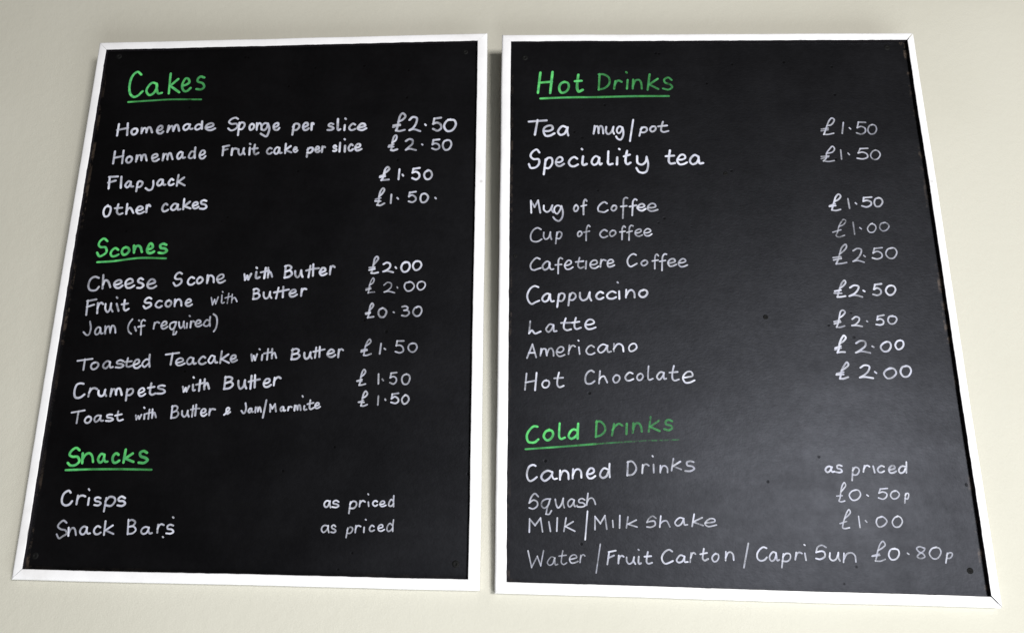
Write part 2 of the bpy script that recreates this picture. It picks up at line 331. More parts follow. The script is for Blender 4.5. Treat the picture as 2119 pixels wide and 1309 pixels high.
  ('l', 'menu_item', 'w', '3.79|0.8|-2580,3756 -2572,3548;-2587,3750 -2463,3774;-2578,3664 -2483,3697;-2430,3719 -2418,3575;-2424,3644 -2407,3706 -2382,3727 -2354,3707;-2316,3706 -2308,3631 -2271,3588 -2244,3626 -2236,3714;-2236,3714 -2229,3642 -2200,3598;-2155,3708 -2116,3609;-2165,3804 -2160,3799;-2046,3762 -2046,3689 -2040,3635 -2015,3612 -1976,3636;-2078,3702 -1996,3715;-1668,3787 -1698,3803 -1739,3783 -1756,3741 -1730,3725 -1671,3723 -1658,3688 -1695,3658 -1733,3643 -1763,3674;-1512,3749 -1546,3756 -1576,3735 -1594,3688 -1568,3662 -1532,3657 -1506,3677;-1413,3763 -1441,3745 -1452,3700 -1426,3671 -1394,3675 -1372,3722 -1389,3753 -1420,3756 -1425,3753;-1325,3773 -1319,3677;-1322,3709 -1298,3765 -1266,3776 -1237,3748 -1224,3687;-1161,3722 -1127,3729 -1094,3751 -1106,3774 -1132,3779 -1158,3753 -1166,3710 -1142,3681 -1106,3681 -1076,3702;-214,3926 -212,3783;-216,3923 -176,3934 -141,3907 -160,3875 -206,3860;-206,3860 -153,3865 -125,3829 -157,3790 -212,3783;-71,3878 -65,3822 -37,3790 -1,3808 19,3886;19,3886 23,3832 44,3800;134,3948 110,3795;200,3959 204,3812;78,3879 166,3897 278,3922;306,3861 344,3870 379,3889 369,3917 338,3917 306,3888 297,3853 318,3819 360,3822 399,3848;464,3929 461,3833;463,3881 479,3922 503,3934 525,3928#2.52|0.72|-808,3800 -781,3699;-781,3699 -758,3774;-758,3774 -737,3713;-737,3713 -711,3810;-660,3837 -657,3776 -654,3730 -641,3720 -619,3732;-657,3889 -652,3883;-565,3864 -573,3720;-609,3797 -530,3821;-514,3850 -512,3729;-511,3768 -494,3796 -474,3802 -461,3786 -439,3746'),
  ('l', 'price', 'w', '2.62|0.7|1412,3989 1458,4024 1472,4072 1458,4095 1437,4067 1412,3989 1406,3917 1398,3875;1398,3875 1435,3884 1483,3888;1369,3936 1425,3959;1368,3916 1429,3936;1613,3989 1664,4029 1714,4010 1713,3960 1672,3914 1623,3888;1623,3888 1678,3898 1764,3878;1799,3959 1804,3949;1972,4032 1915,4019 1900,3960 1940,3904 1995,3912 2036,3973 2006,4024 1962,4038 1951,4029;2137,4043 2094,4026 2077,3969 2112,3920 2154,3930 2189,3985 2176,4027 2126,4042 2115,4033'),
  ('l', 'menu_item', 'w', '3.27|0.74|-2502,3448 -2476,3347 -2493,3260 -2522,3254 -2571,3295;-2342,3359 -2370,3369 -2400,3340 -2407,3289 -2383,3261 -2349,3283 -2336,3341 -2342,3359;-2342,3359 -2330,3316 -2316,3274 -2296,3281;-2273,3381 -2259,3275;-2267,3307 -2243,3373 -2220,3381 -2205,3351 -2189,3289;-2191,3307 -2177,3389 -2156,3390 -2130,3357 -2115,3291;-1900,3483 -1933,3429 -1945,3360 -1924,3304 -1889,3276;-1849,3371 -1826,3322;-1802,3468 -1797,3464;-1715,3465 -1739,3477 -1763,3447 -1758,3373 -1749,3264;-1797,3375 -1717,3393;-1576,3435 -1579,3350;-1577,3392 -1561,3433 -1535,3445 -1510,3434;-1465,3391 -1434,3398 -1403,3423 -1414,3452 -1442,3451 -1465,3423 -1474,3386 -1450,3350 -1417,3354 -1386,3378;-1273,3446 -1311,3444 -1349,3418 -1348,3365 -1316,3338 -1282,3374 -1267,3443;-1267,3443 -1288,3337 -1288,3268;-1288,3268 -1261,3271 -1248,3305;-1228,3443 -1219,3392 -1196,3358 -1170,3383 -1160,3453;-1160,3453 -1153,3396 -1138,3361;-1112,3426 -1109,3364;-1088,3535 -1083,3531;-1060,3454 -1058,3371;-1058,3410 -1045,3448 -1029,3460 -1012,3448;-985,3418 -954,3424 -921,3444 -932,3468 -961,3473 -987,3443 -992,3412 -971,3385 -933,3385 -904,3405;-805,3466 -837,3479 -865,3443 -875,3408 -846,3388 -815,3394 -790,3429;-794,3520 -794,3459 -784,3393;-749,3560 -708,3526 -688,3437 -699,3353 -721,3313'),
  ('l', 'price', 'w', '3.27|0.76|1427,3624 1461,3659 1480,3697 1462,3725 1441,3697 1427,3624 1422,3564 1411,3518;1411,3518 1444,3523 1487,3531;1382,3583 1437,3602;1385,3569 1437,3584;1609,3655 1569,3634 1555,3578 1584,3529 1632,3529 1666,3600 1646,3636 1606,3656 1590,3645;1764,3597 1771,3593;1882,3675 1923,3684 1957,3663 1946,3635 1909,3623;1909,3623 1961,3620 1980,3585 1941,3543 1883,3550;2097,3677 2057,3659 2033,3595 2071,3544 2116,3549 2151,3614 2134,3668 2093,3678 2079,3665'),
  ('l', 'menu_item', 'w', '3.53|0.76|-2592,2886 -2389,2916;-2492,2906 -2492,2761;-2345,2863 -2379,2847 -2391,2803 -2362,2768 -2316,2781 -2289,2831 -2311,2861 -2349,2864 -2360,2861;-2131,2871 -2169,2885 -2210,2854 -2221,2807 -2185,2782 -2152,2806 -2127,2856 -2131,2871;-2131,2871 -2130,2830 -2111,2794 -2085,2802;-1948,2886 -1989,2899 -2033,2875 -2026,2851 -1961,2844 -1934,2822 -1972,2796 -2039,2798;-1886,2925 -1892,2862 -1890,2817 -1862,2806 -1812,2823;-1921,2873 -1830,2885;-1788,2837 -1748,2848 -1720,2873 -1732,2906 -1761,2907 -1786,2875 -1793,2825 -1766,2791 -1728,2792 -1696,2820;-1592,2909 -1628,2911 -1665,2873 -1673,2840 -1638,2805 -1605,2832 -1579,2862;-1584,2976 -1582,2896 -1566,2813;-1357,2981 -1178,3007;-1265,2997 -1274,2843;-1190,2868 -1145,2876 -1106,2896 -1119,2924 -1154,2930 -1195,2903 -1202,2862 -1171,2831 -1130,2834 -1081,2858;-965,2928 -1008,2943 -1043,2911 -1050,2873 -1021,2845 -985,2862 -967,2911 -965,2928;-965,2928 -967,2892 -948,2853 -928,2860;-803,2941 -830,2957 -866,2930 -886,2883 -856,2851 -822,2852 -789,2870;-671,2955 -714,2971 -739,2936 -753,2893 -719,2862 -692,2884 -673,2939 -671,2955;-671,2955 -668,2918 -649,2874 -631,2875;-579,3029 -586,2869;-486,2987 -572,2920;-572,2920 -466,2871;-441,2921 -406,2927 -379,2947 -384,2973 -416,2975 -440,2950 -444,2913 -422,2883 -392,2888 -360,2908;-163,2986 -145,2905;-145,2905 -129,2968;-129,2968 -107,2913;-107,2913 -85,2990;-11,2981 -13,2915;-58,3064 -53,3060;62,3065 59,2920;12,3003 105,3022;119,3065 124,2939;123,2977 137,3004 156,3015 168,2988 184,2945;403,3067 396,2924;395,3051 450,3071 489,3052 472,3013 414,2994;414,2994 473,3003 506,2973 468,2932 396,2924;568,3012 572,2959 597,2932 632,2952 653,3021;653,3021 654,2971 673,2941;726,3087 718,2950;775,3098 777,2962;692,3031 759,3046 840,3065;892,3000 931,3009 974,3030 960,3057 930,3063 898,3032 885,2993 915,2961 957,2962 992,2986;1040,3062 1036,2958;1036,3013 1053,3055 1074,3070 1096,3056'),
  ('l', 'price', 'w', '3.07|0.74|1400,3114 1449,3149 1470,3180 1454,3213 1426,3182 1400,3114 1388,3031 1382,2988;1382,2988 1416,2985 1480,3007;1349,3056 1417,3073;1347,3035 1421,3058;1612,3149 1600,3012;1661,3081 1673,3072;1917,3190 1831,3188;1831,3188 1821,3123;1821,3123 1865,3130 1907,3105 1918,3049 1872,3024 1814,3039;2046,3157 2000,3140 1985,3088 2021,3041 2063,3039 2103,3097 2083,3149 2041,3157 2026,3155'),
  ('l', 'menu_item', 'w', '3.75|0.84|-2461,2565 -2502,2571 -2551,2551 -2571,2455 -2548,2380 -2510,2368 -2466,2382 -2427,2416;-2355,2499 -2365,2392;-2362,2444 -2335,2493 -2297,2506 -2260,2494;-2234,2468 -2225,2419 -2191,2396 -2158,2411 -2142,2482;-2142,2482 -2140,2431 -2119,2402;-2056,2493 -2058,2400;-2056,2428 -2036,2490 -2014,2494 -1998,2471 -1980,2418;-1986,2428 -1975,2496 -1943,2502 -1923,2471 -1904,2419;-1836,2491 -1834,2343;-1837,2455 -1805,2496 -1763,2497 -1751,2459 -1784,2416 -1833,2412;-1666,2441 -1625,2455 -1597,2480 -1615,2511 -1638,2508 -1666,2482 -1672,2440 -1647,2403 -1610,2406 -1578,2431;-1511,2575 -1515,2490 -1512,2439 -1484,2421 -1437,2439;-1546,2514 -1464,2530;-1322,2544 -1361,2551 -1410,2531 -1395,2507 -1331,2492 -1307,2462 -1344,2440 -1409,2438;-1066,2532 -1047,2468;-1047,2468 -1026,2517;-1026,2517 -1010,2472;-1010,2472 -982,2541;-929,2561 -926,2522 -923,2492 -915,2482 -898,2489;-933,2665 -929,2661;-836,2627 -837,2483;-884,2563 -791,2589;-774,2638 -767,2506;-771,2544 -754,2573 -735,2587 -721,2560 -704,2515;-491,2675 -493,2508;-493,2665 -440,2674 -397,2656 -414,2616 -479,2589;-479,2589 -412,2604 -378,2570 -418,2522 -493,2508;-308,2619 -299,2550 -272,2512 -232,2543 -219,2628;-219,2628 -212,2561 -192,2522;-133,2689 -133,2517;-86,2699 -77,2536;-162,2610 -94,2628 -19,2644;48,2591 91,2595 121,2621 115,2647 78,2650 53,2621 42,2579 67,2541 113,2546 142,2568;186,2664 183,2566;181,2612 208,2660 239,2677 266,2663'),
  ('l', 'price', 'w', '3.02|0.74|1360,2688 1398,2721 1419,2762 1399,2791 1378,2762 1360,2688 1355,2623 1343,2576;1343,2576 1375,2578 1423,2592;1313,2633 1373,2652;1313,2628 1371,2630;1598,2727 1601,2598;1653,2657 1663,2645;1838,2751 1768,2741;1768,2741 1758,2680;1758,2680 1799,2697 1837,2674 1839,2629 1804,2595 1758,2611;1972,2732 1932,2711 1914,2659 1941,2596 1990,2598 2022,2671 2007,2716 1970,2728 1952,2722'),
  ('l', 'menu_item', 'w', '3.30|0.8|-2563,2167 -2389,2199;-2471,2182 -2473,2027;-2322,2119 -2351,2098 -2365,2058 -2337,2029 -2300,2038 -2279,2081 -2297,2110 -2327,2113 -2330,2112;-2152,2127 -2193,2132 -2226,2109 -2234,2071 -2212,2045 -2176,2065 -2154,2111 -2152,2127;-2152,2127 -2153,2086 -2135,2059 -2112,2063;-1998,2144 -2030,2146 -2065,2133 -2056,2107 -2000,2098 -1975,2079 -2011,2059 -2068,2060;-1919,2188 -1922,2126 -1911,2079 -1885,2063 -1842,2079;-1952,2132 -1867,2151;-1668,2136 -1654,2085;-1654,2085 -1632,2127;-1632,2127 -1614,2094;-1614,2094 -1593,2145;-1550,2151 -1547,2095;-1566,2244 -1562,2240;-1489,2217 -1490,2095;-1527,2162 -1453,2182;-1447,2220 -1441,2108;-1438,2138 -1433,2170 -1417,2178 -1403,2152 -1388,2117;-1179,2267 -1177,2107;-1183,2259 -1138,2273 -1106,2252 -1118,2210 -1166,2184;-1166,2184 -1112,2200 -1084,2164 -1112,2119 -1177,2107;-1038,2201 -1031,2151 -1002,2125 -976,2144 -960,2206;-960,2206 -957,2162 -939,2131;-893,2274 -894,2130;-853,2286 -852,2146;-919,2223 -869,2236 -805,2239;-771,2180 -740,2182 -717,2202 -724,2229 -750,2233 -771,2210 -776,2171 -755,2141 -728,2140 -699,2164;-660,2232 -661,2153;-662,2190 -640,2228 -616,2234 -591,2228;-456,2159 -426,2190 -392,2235 -410,2255 -429,2242 -432,2198 -417,2170 -381,2195;-180,2315 -167,2249 -177,2193 -197,2180 -225,2211;-92,2242 -110,2247 -128,2228 -133,2208 -117,2190 -101,2203 -92,2234 -92,2242;-92,2242 -88,2217 -79,2197 -69,2200;-38,2261 -36,2195;-40,2218 -27,2255 -12,2261 -5,2241 -2,2207;-2,2216 9,2260 17,2265 29,2243 39,2206;100,2356 72,2127;164,2206 158,2299;158,2299 190,2248;190,2248 222,2306;222,2306 242,2212;340,2267 325,2274 304,2252 303,2229 314,2214 330,2224 344,2258 340,2267;340,2267 343,2242 351,2218 366,2224;409,2269 405,2225;405,2245 419,2269 435,2275 449,2269;493,2289 492,2226;488,2240 504,2286 518,2287 524,2269 532,2234;533,2241 543,2293 557,2296 567,2272 575,2233;621,2283 619,2256 620,2239 629,2232 652,2239;587,2419 592,2411;697,2362 692,2303 696,2254 712,2243 751,2264;664,2311 739,2329;769,2289 797,2295 817,2305 811,2327 792,2330 772,2310 767,2284 782,2257 808,2260 833,2276'),
  ('l', 'price', 'w', '2.99|0.74|1398,2404 1434,2421 1460,2461 1434,2495 1412,2464 1398,2404 1390,2340 1382,2299;1382,2299 1413,2294 1462,2313;1355,2346 1408,2371;1348,2345 1416,2344;1610,2429 1607,2312;1702,2387 1706,2378;1875,2470 1795,2456;1795,2456 1788,2397;1788,2397 1831,2423 1876,2392 1877,2358 1841,2334 1785,2346;1973,2447 1943,2423 1925,2379 1952,2328 1988,2337 2019,2388 2003,2430 1968,2448 1960,2439'),
  ('l', 'heading', 'g', '4.56|0.95|-2379,1666 -2424,1694 -2480,1659 -2503,1600 -2458,1576 -2390,1575 -2356,1517 -2404,1467 -2472,1462 -2509,1492;-2325,1617 -2312,1497;-2316,1541 -2277,1611 -2229,1623 -2191,1587 -2168,1514;-2026,1606 -2068,1619 -2096,1580 -2102,1539 -2073,1504 -2039,1526 -2025,1586 -2026,1606;-2026,1606 -2023,1556 -2001,1516 -1975,1518;-1836,1612 -1864,1628 -1898,1602 -1906,1546 -1882,1506 -1851,1507 -1815,1531;-1744,1675 -1752,1511;-1644,1627 -1736,1562;-1736,1562 -1622,1521;-1453,1643 -1496,1663 -1542,1639 -1530,1597 -1463,1573 -1429,1546 -1471,1508 -1541,1510'),
  ('l', 'underline', 'g', '3.62|0.78|-2522,1399 -2206,1413 -1785,1421 -1362,1420'),
  ('l', 'menu_item', 'w', '3.57|0.86|-2412,1110 -2438,1132 -2497,1095 -2515,1021 -2499,967 -2455,943 -2403,957 -2375,996;-2305,1068 -2308,963;-2307,1016 -2281,1062 -2242,1073 -2207,1063;-2151,1039 -2151,958;-2171,1156 -2162,1145;-1998,1043 -2031,1053 -2069,1038 -2059,1008 -2005,996 -1982,976 -2012,950 -2064,954;-1918,1044 -1926,876;-1922,1008 -1874,1061 -1812,1052 -1794,1015 -1839,949 -1918,954;-1669,1050 -1714,1069 -1753,1039 -1743,1014 -1680,1008 -1656,979 -1691,950 -1752,954'),
  ('l', 'price', 'w', '2.71|0.8|1042,1051 1005,1057 979,1034 973,1003 994,976 1023,990 1040,1037 1046,1052;1046,1052 1045,1011 1057,974;1157,1046 1126,1062 1091,1046 1091,1025 1142,1013 1162,995 1132,975 1079,980;1313,1045 1300,906;1309,1021 1340,1054 1382,1048 1392,1010 1360,969 1308,967;1437,1061 1432,993;1433,1023 1454,1055 1474,1064 1499,1052;1544,1047 1551,999;1536,1149 1540,1144;1657,1057 1637,1067 1613,1055 1603,1028 1620,1004 1641,1000 1662,1015;1696,1024 1731,1025 1754,1041 1749,1060 1724,1064 1702,1046 1695,1020 1715,997 1744,999 1770,1011;1860,1072 1840,1086 1820,1061 1810,1014 1829,1001 1852,1009 1870,1033;1870,1130 1869,1062 1872,1000'),
  ('l', 'menu_item', 'w', '3.26|0.8|-2406,725 -2448,750 -2497,713 -2513,677 -2469,641 -2404,628 -2382,587 -2426,554 -2473,526 -2512,574;-2365,659 -2354,563;-2353,591 -2333,647 -2297,659 -2274,632 -2255,574;-2121,668 -2162,680 -2199,649 -2205,607 -2172,579 -2140,595 -2121,652 -2121,668;-2121,668 -2118,625 -2100,592 -2073,596;-1945,675 -1978,689 -2010,665 -2022,625 -2000,590 -1962,587 -1931,608;-1885,748 -1882,582;-1782,700 -1871,637;-1871,637 -1760,595;-1582,774 -1569,597;-1580,758 -1535,774 -1489,747 -1509,705 -1567,687;-1567,687 -1503,691 -1468,650 -1503,608 -1569,597;-1298,679 -1345,689 -1385,664 -1394,625 -1366,601 -1322,616 -1301,665 -1298,679;-1298,679 -1301,642 -1276,608 -1252,614;-1181,718 -1180,623;-1183,668 -1160,717 -1133,727 -1108,718;-982,713 -1020,723 -1054,703 -1047,671 -992,662 -968,634 -1001,612 -1059,614;-994,815 -990,812;-1100,569 -1096,566'),
  ('l', 'price', 'w', '2.56|0.74|1039,741 998,749 965,726 959,691 983,662 1017,681 1042,726 1042,744;1042,744 1043,701 1055,665;1136,739 1114,755 1089,740 1094,716 1129,700 1143,682 1120,662 1084,667;1297,721 1281,605;1289,696 1324,733 1355,723 1358,695 1328,657 1291,658;1399,752 1395,669;1396,704 1413,745 1435,753 1459,744;1506,732 1505,675;1520,830 1524,827;1630,746 1607,760 1586,742 1576,711 1589,689 1611,688 1636,701;1688,725 1718,730 1744,742 1738,767 1717,769 1692,749 1686,719 1703,694 1732,692 1765,710;1860,770 1837,788 1806,755 1800,710 1819,689 1851,704 1873,731;1879,830 1873,761 1875,693'),
  ('r', 'heading', 'g', '5.02|0.9|-2402,7367 -2441,7031;-2223,7373 -2261,7025;-2420,7199 -2238,7212;-2050,7207 -2103,7176 -2128,7099 -2098,7026 -2032,7041 -1988,7114 -2001,7188 -2056,7203 -2074,7198;-1843,7320 -1862,7179 -1863,7082 -1842,7040 -1788,7067;-1891,7215 -1802,7220#4.38|0.7|-1531,7328 -1550,7068;-1540,7325 -1472,7323 -1398,7269 -1392,7173 -1457,7097 -1550,7068;-1304,7205 -1325,7083;-1315,7148 -1281,7207 -1250,7215 -1216,7195;-1124,7220 -1139,7080;-1138,7353 -1134,7348;-1043,7225 -1055,7079;-1053,7119 -1008,7214 -957,7220 -931,7177 -925,7077;-800,7309 -840,7057;-688,7234 -814,7142;-814,7142 -689,7066;-487,7213 -533,7254 -593,7219 -582,7169 -508,7136 -484,7092 -539,7052 -616,7070'),
  ('r', 'underline', 'g', '4.21|0.74|-2402,6934 -1989,6946 -1583,6944 -1070,6951 -543,6946'),
  ('r', 'menu_item', 'w', '4.30|0.94|-2576,6554 -2323,6571;-2451,6575 -2491,6342;-2359,6398 -2289,6398 -2233,6431 -2246,6480 -2295,6484 -2355,6446 -2364,6379 -2331,6319 -2272,6323 -2212,6357;-2023,6450 -2089,6474 -2137,6429 -2156,6378 -2122,6333 -2064,6353 -2030,6422 -2017,6451;-2017,6451 -2024,6389 -2010,6324#3.60|0.86|-1627,6471 -1645,6348;-1636,6382 -1612,6459 -1587,6467 -1577,6426 -1573,6356;-1577,6375 -1549,6467 -1525,6465 -1512,6428 -1507,6349;-1461,6451 -1468,6380 -1441,6337 -1396,6362 -1358,6452;-1358,6452 -1367,6381 -1353,6341;-1228,6438 -1269,6459 -1304,6424 -1309,6371 -1284,6348 -1250,6379 -1229,6440;-1229,6440 -1219,6364 -1230,6294 -1264,6245 -1305,6261 -1323,6295;-1071,6560 -1130,6223;-955,6436 -992,6305;-969,6407 -934,6439 -890,6433 -882,6392 -920,6358 -973,6361;-788,6452 -817,6441 -836,6406 -817,6370 -783,6376 -755,6413 -762,6449 -789,6453 -804,6452;-648,6523 -671,6447 -678,6381 -647,6360 -580,6376;-715,6451 -595,6464'),
  ('r', 'price', 'w', '2.73|0.7|1657,6434 1719,6451 1768,6531 1737,6556 1695,6515 1657,6434 1623,6350 1599,6297;1599,6297 1652,6295 1735,6313;1575,6381 1668,6394;1570,6352 1664,6368;1889,6481 1855,6311;1964,6396 1977,6379;2194,6480 2098,6485;2098,6485 2072,6396;2072,6396 2128,6416 2178,6386 2175,6332 2119,6294 2055,6314;2290,6442 2249,6430 2214,6350 2242,6296 2294,6302 2334,6365 2324,6427 2282,6444 2268,6436'),
  ('r', 'menu_item', 'w', '4.20|0.96|-2430,6055 -2467,6101 -2533,6058 -2555,5996 -2516,5949 -2440,5944 -2437,5873 -2486,5816 -2555,5811 -2580,5867;-2340,5940 -2369,5709;-2344,5909 -2309,5963 -2257,5962 -2247,5881 -2296,5805 -2352,5807;-2187,5897 -2138,5896 -2100,5927 -2110,5968 -2141,5977 -2179,5945 -2196,5881 -2168,5838 -2133,5835 -2082,5867;-1893,5951 -1929,5975 -1981,5947 -2010,5884 -1980,5834 -1934,5829 -1884,5856;-1806,5981 -1814,5919 -1815,5862 -1800,5848 -1761,5862;-1820,6102 -1816,6097;-1575,5959 -1621,5987 -1666,5949 -1685,5884 -1655,5847 -1608,5871 -1579,5940 -1575,5959;-1575,5959 -1580,5911 -1566,5851 -1546,5867;-1444,6056 -1451,5952 -1453,5870 -1438,5851 -1393,5862;-1321,5961 -1329,5854;-1288,6096 -1284,6092;-1179,6061 -1201,5955 -1203,5882 -1180,5853 -1139,5876;-1221,5979 -1145,6004;-1039,5977 -1034,5871 -978,5846 -920,5895 -906,5965;-906,5965 -889,5853 -919,5739 -965,5717 -1024,5734 -1055,5792;-572,6062 -593,5950 -595,5888 -573,5858 -516,5865;-633,5974 -521,5982;-460,5918 -407,5920 -363,5948 -372,5986 -411,5998 -452,5964 -478,5902 -449,5846 -394,5848 -344,5874;-178,5962 -226,5989 -283,5943 -300,5887 -269,5845 -210,5868 -175,5943 -178,5962;-178,5962 -176,5908 -165,5857 -122,5862'),
  ('r', 'price', 'w', '2.69|0.7|1604,5996 1689,6018 1722,6069 1699,6108 1652,6065 1604,5996 1591,5924 1550,5880;1550,5880 1619,5871 1697,5884;1528,5949 1629,5958;1525,5915 1624,5944;1804,6047 1801,5907;1900,5997 1915,5975;2178,6071 2074,6066;2074,6066 2039,5999;2039,5999 2102,6011 2156,5981 2159,5934 2094,5906 2017,5917;2283,6042 2239,6023 2203,5952 2236,5898 2289,5903 2336,5970 2318,6022 2284,6039 2264,6037'),
  ('r', 'menu_item', 'w', '3.39|0.8|-2551,5114 -2556,5298;-2556,5298 -2505,5200;-2505,5200 -2454,5299;-2454,5299 -2425,5116;-2374,5220 -2372,5156 -2333,5123 -2291,5147 -2255,5222;-2255,5222 -2265,5158 -2243,5119;-2124,5199 -2180,5222 -2222,5190 -2228,5136 -2193,5093 -2155,5137 -2127,5210;-2127,5210 -2108,5123 -2122,5036 -2165,4985 -2213,5003 -2244,5043;-1921,5228 -1941,5208 -1954,5169 -1942,5133 -1919,5134 -1892,5183 -1906,5216 -1923,5227 -1932,5219;-1773,5290 -1790,5313 -1809,5286 -1818,5211 -1821,5084;-1848,5208 -1781,5225;-1491,5249 -1523,5270 -1574,5243 -1616,5184 -1610,5133 -1573,5120 -1529,5116 -1483,5144;-1390,5217 -1415,5201 -1432,5167 -1414,5137 -1385,5143 -1359,5179 -1368,5211 -1392,5216 -1403,5214;-1203,5329 -1224,5336 -1251,5314 -1263,5207 -1277,5025;-1295,5199 -1219,5209;-1075,5299 -1096,5313 -1125,5281 -1134,5196 -1146,5066;-1172,5198 -1086,5217;-1053,5184 -1012,5184 -970,5204 -983,5232 -1014,5237 -1052,5211 -1071,5177 -1040,5142 -1005,5135 -959,5161;-913,5180 -866,5179 -818,5196 -824,5229 -864,5244 -911,5214 -929,5168 -895,5130 -850,5130 -793,5148'),
  ('r', 'price', 'w', '3.03|0.8|1629,5258 1689,5290 1725,5341 1701,5370 1658,5330 1629,5258 1601,5186 1585,5132;1585,5132 1632,5123 1699,5139;1559,5194 1637,5225;1559,5184 1640,5197;1818,5298 1824,5157;1913,5235 1924,5222;2138,5322 2032,5313;2032,5313 2021,5261;2021,5261 2073,5272 2121,5250 2119,5209 2059,5174 1997,5189;2235,5309 2188,5295 2165,5231 2184,5182 2231,5184 2278,5249 2263,5296 2229,5311 2216,5306'),
  ('r', 'menu_item', 'w', '2.92|0.74|-2420,4861 -2464,4883 -2519,4855 -2561,4774 -2550,4696 -2504,4675 -2457,4681 -2410,4712;-2378,4812 -2381,4748 -2357,4711 -2314,4733 -2287,4816;-2287,4816 -2287,4755 -2274,4712;-2195,4813 -2215,4649;-2202,4773 -2170,4822 -2137,4812 -2130,4776 -2164,4720 -2206,4724;-1877,4829 -1898,4816 -1910,4780 -1897,4751 -1873,4761 -1852,4791 -1860,4823 -1881,4826 -1886,4824;-1737,4900 -1755,4920 -1778,4885 -1789,4814 -1795,4692;-1818,4814 -1748,4830;-1504,4831 -1536,4850 -1576,4828 -1602,4781 -1574,4737 -1538,4735 -1501,4754;-1423,4842 -1450,4824 -1467,4787 -1448,4752 -1415,4762 -1384,4799 -1396,4835 -1423,4836 -1432,4837;-1250,4888 -1266,4907 -1290,4873 -1294,4814 -1301,4705;-1324,4815 -1257,4826;-1144,4906 -1165,4914 -1188,4890 -1197,4814 -1205,4696;-1227,4808 -1160,4829;-1108,4800 -1072,4803 -1034,4826 -1041,4855 -1071,4853 -1105,4831 -1116,4788 -1095,4758 -1062,4751 -1022,4770;-987,4801 -945,4803 -903,4826 -910,4849 -945,4862 -983,4835 -995,4793 -971,4759 -927,4758 -891,4783'),
  ('r', 'price', 'w', '2.45|0.66|1651,4886 1714,4914 1753,4969 1726,4990 1687,4950 1648,4879 1626,4808 1601,4748 1636,4732 1711,4756;1562,4802 1671,4837;1847,4945 1848,4774;1929,4867 1946,4849;2101,4931 2061,4905 2028,4850 2051,4800 2102,4803 2143,4867 2128,4911 2092,4923 2080,4923;2274,4942 2219,4927 2193,4864 2220,4820 2268,4826 2318,4884 2302,4926 2261,4943 2249,4935'),
  ('r', 'menu_item', 'w', '3.01|0.78|-2439,4419 -2480,4435 -2523,4404 -2567,4329 -2556,4272 -2520,4255 -2469,4272 -2429,4285;-2304,4366 -2336,4384 -2384,4346 -2402,4304 -2376,4259 -2328,4282 -2298,4342 -2304,4366;-2304,4366 -2308,4312 -2281,4264 -2254,4270;-2128,4421 -2153,4435 -2178,4408 -2185,4340 -2189,4207;-2223,4330 -2143,4338;-2087,4321 -2046,4330 -2008,4357 -2014,4389 -2044,4398 -2080,4362 -2098,4317 -2074,4269 -2032,4269 -1987,4297;-1892,4434 -1909,4366 -1911,4308 -1883,4283 -1837,4301;-1943,4373 -1842,4385;-1801,4383 -1811,4278;-1740,4333 -1692,4335 -1652,4360 -1660,4391 -1696,4398 -1736,4368 -1749,4325 -1725,4286 -1677,4283 -1636,4309;-1598,4405 -1610,4304;-1606,4349 -1583,4397 -1558,4404 -1533,4393;-1509,4350 -1471,4353 -1431,4374 -1443,4402 -1471,4407 -1503,4382 -1512,4340 -1499,4304 -1460,4306 -1422,4325;-1120,4475 -1151,4490 -1202,4462 -1239,4392 -1229,4331 -1200,4304 -1151,4326 -1114,4348;-1005,4397 -1032,4384 -1054,4350 -1032,4318 -1001,4325 -967,4361 -981,4391 -1009,4396 -1017,4387;-816,4462 -834,4487 -857,4461 -866,4386 -873,4275;-900,4385 -825,4398;-706,4484 -730,4487 -757,4451 -767,4385 -777,4249;-800,4379 -725,4393;-683,4355 -641,4359 -595,4380 -605,4413 -641,4415 -678,4387 -689,4350 -669,4310 -628,4313 -581,4334;-539,4357 -489,4362 -451,4383 -460,4409 -491,4417 -531,4386 -550,4346 -523,4303 -480,4305 -433,4325'),
  ('r', 'price', 'w', '2.81|0.72|1616,4484 1681,4534 1720,4591 1712,4624 1658,4583 1616,4484 1588,4406 1556,4341;1556,4341 1617,4345 1694,4361;1527,4431 1625,4445;1530,4397 1628,4419;1801,4531 1861,4564 1908,4549 1893,4483 1839,4415 1783,4377;1783,4377 1844,4389 1925,4364;1934,4460 1948,4445;2185,4574 2084,4562;2084,4562 2061,4498;2061,4498 2116,4521 2169,4490 2168,4441 2104,4410 2044,4425;2323,4570 2260,4552 2225,4481 2260,4424 2317,4423 2372,4504 2353,4562 2306,4571 2292,4561'),
  ('r', 'menu_item', 'w', '3.50|0.84|-2463,4008 -2511,4024 -2568,3990 -2614,3890 -2596,3805 -2555,3765 -2503,3791 -2452,3813;-2304,3902 -2343,3915 -2393,3879 -2411,3833 -2382,3799 -2335,3820 -2311,3881 -2304,3902;-2304,3902 -2301,3847 -2284,3802 -2256,3808;-2184,3904 -2209,3726;-2192,3867 -2157,3918 -2112,3907 -2109,3860 -2144,3809 -2196,3814;-2035,3909 -2057,3748;-2038,3877 -2003,3925 -1966,3910 -1956,3869 -1997,3823 -2039,3825;-1897,3924 -1897,3859 -1864,3818 -1806,3841 -1765,3932;-1765,3932 -1768,3865 -1748,3818;-1587,3924 -1618,3939 -1657,3918 -1680,3875 -1659,3840 -1624,3836 -1586,3857;-1417,3928 -1457,3947 -1508,3924 -1534,3883 -1515,3849 -1460,3842 -1414,3864;-1368,3947 -1368,3842;-1385,4077 -1381,4073;-1271,3968 -1280,3861;-1275,3889 -1232,3956 -1198,3966 -1166,3930 -1164,3862;-1042,3965 -1080,3951 -1102,3906 -1075,3868 -1031,3870 -990,3921 -1002,3958 -1044,3968 -1053,3959'),
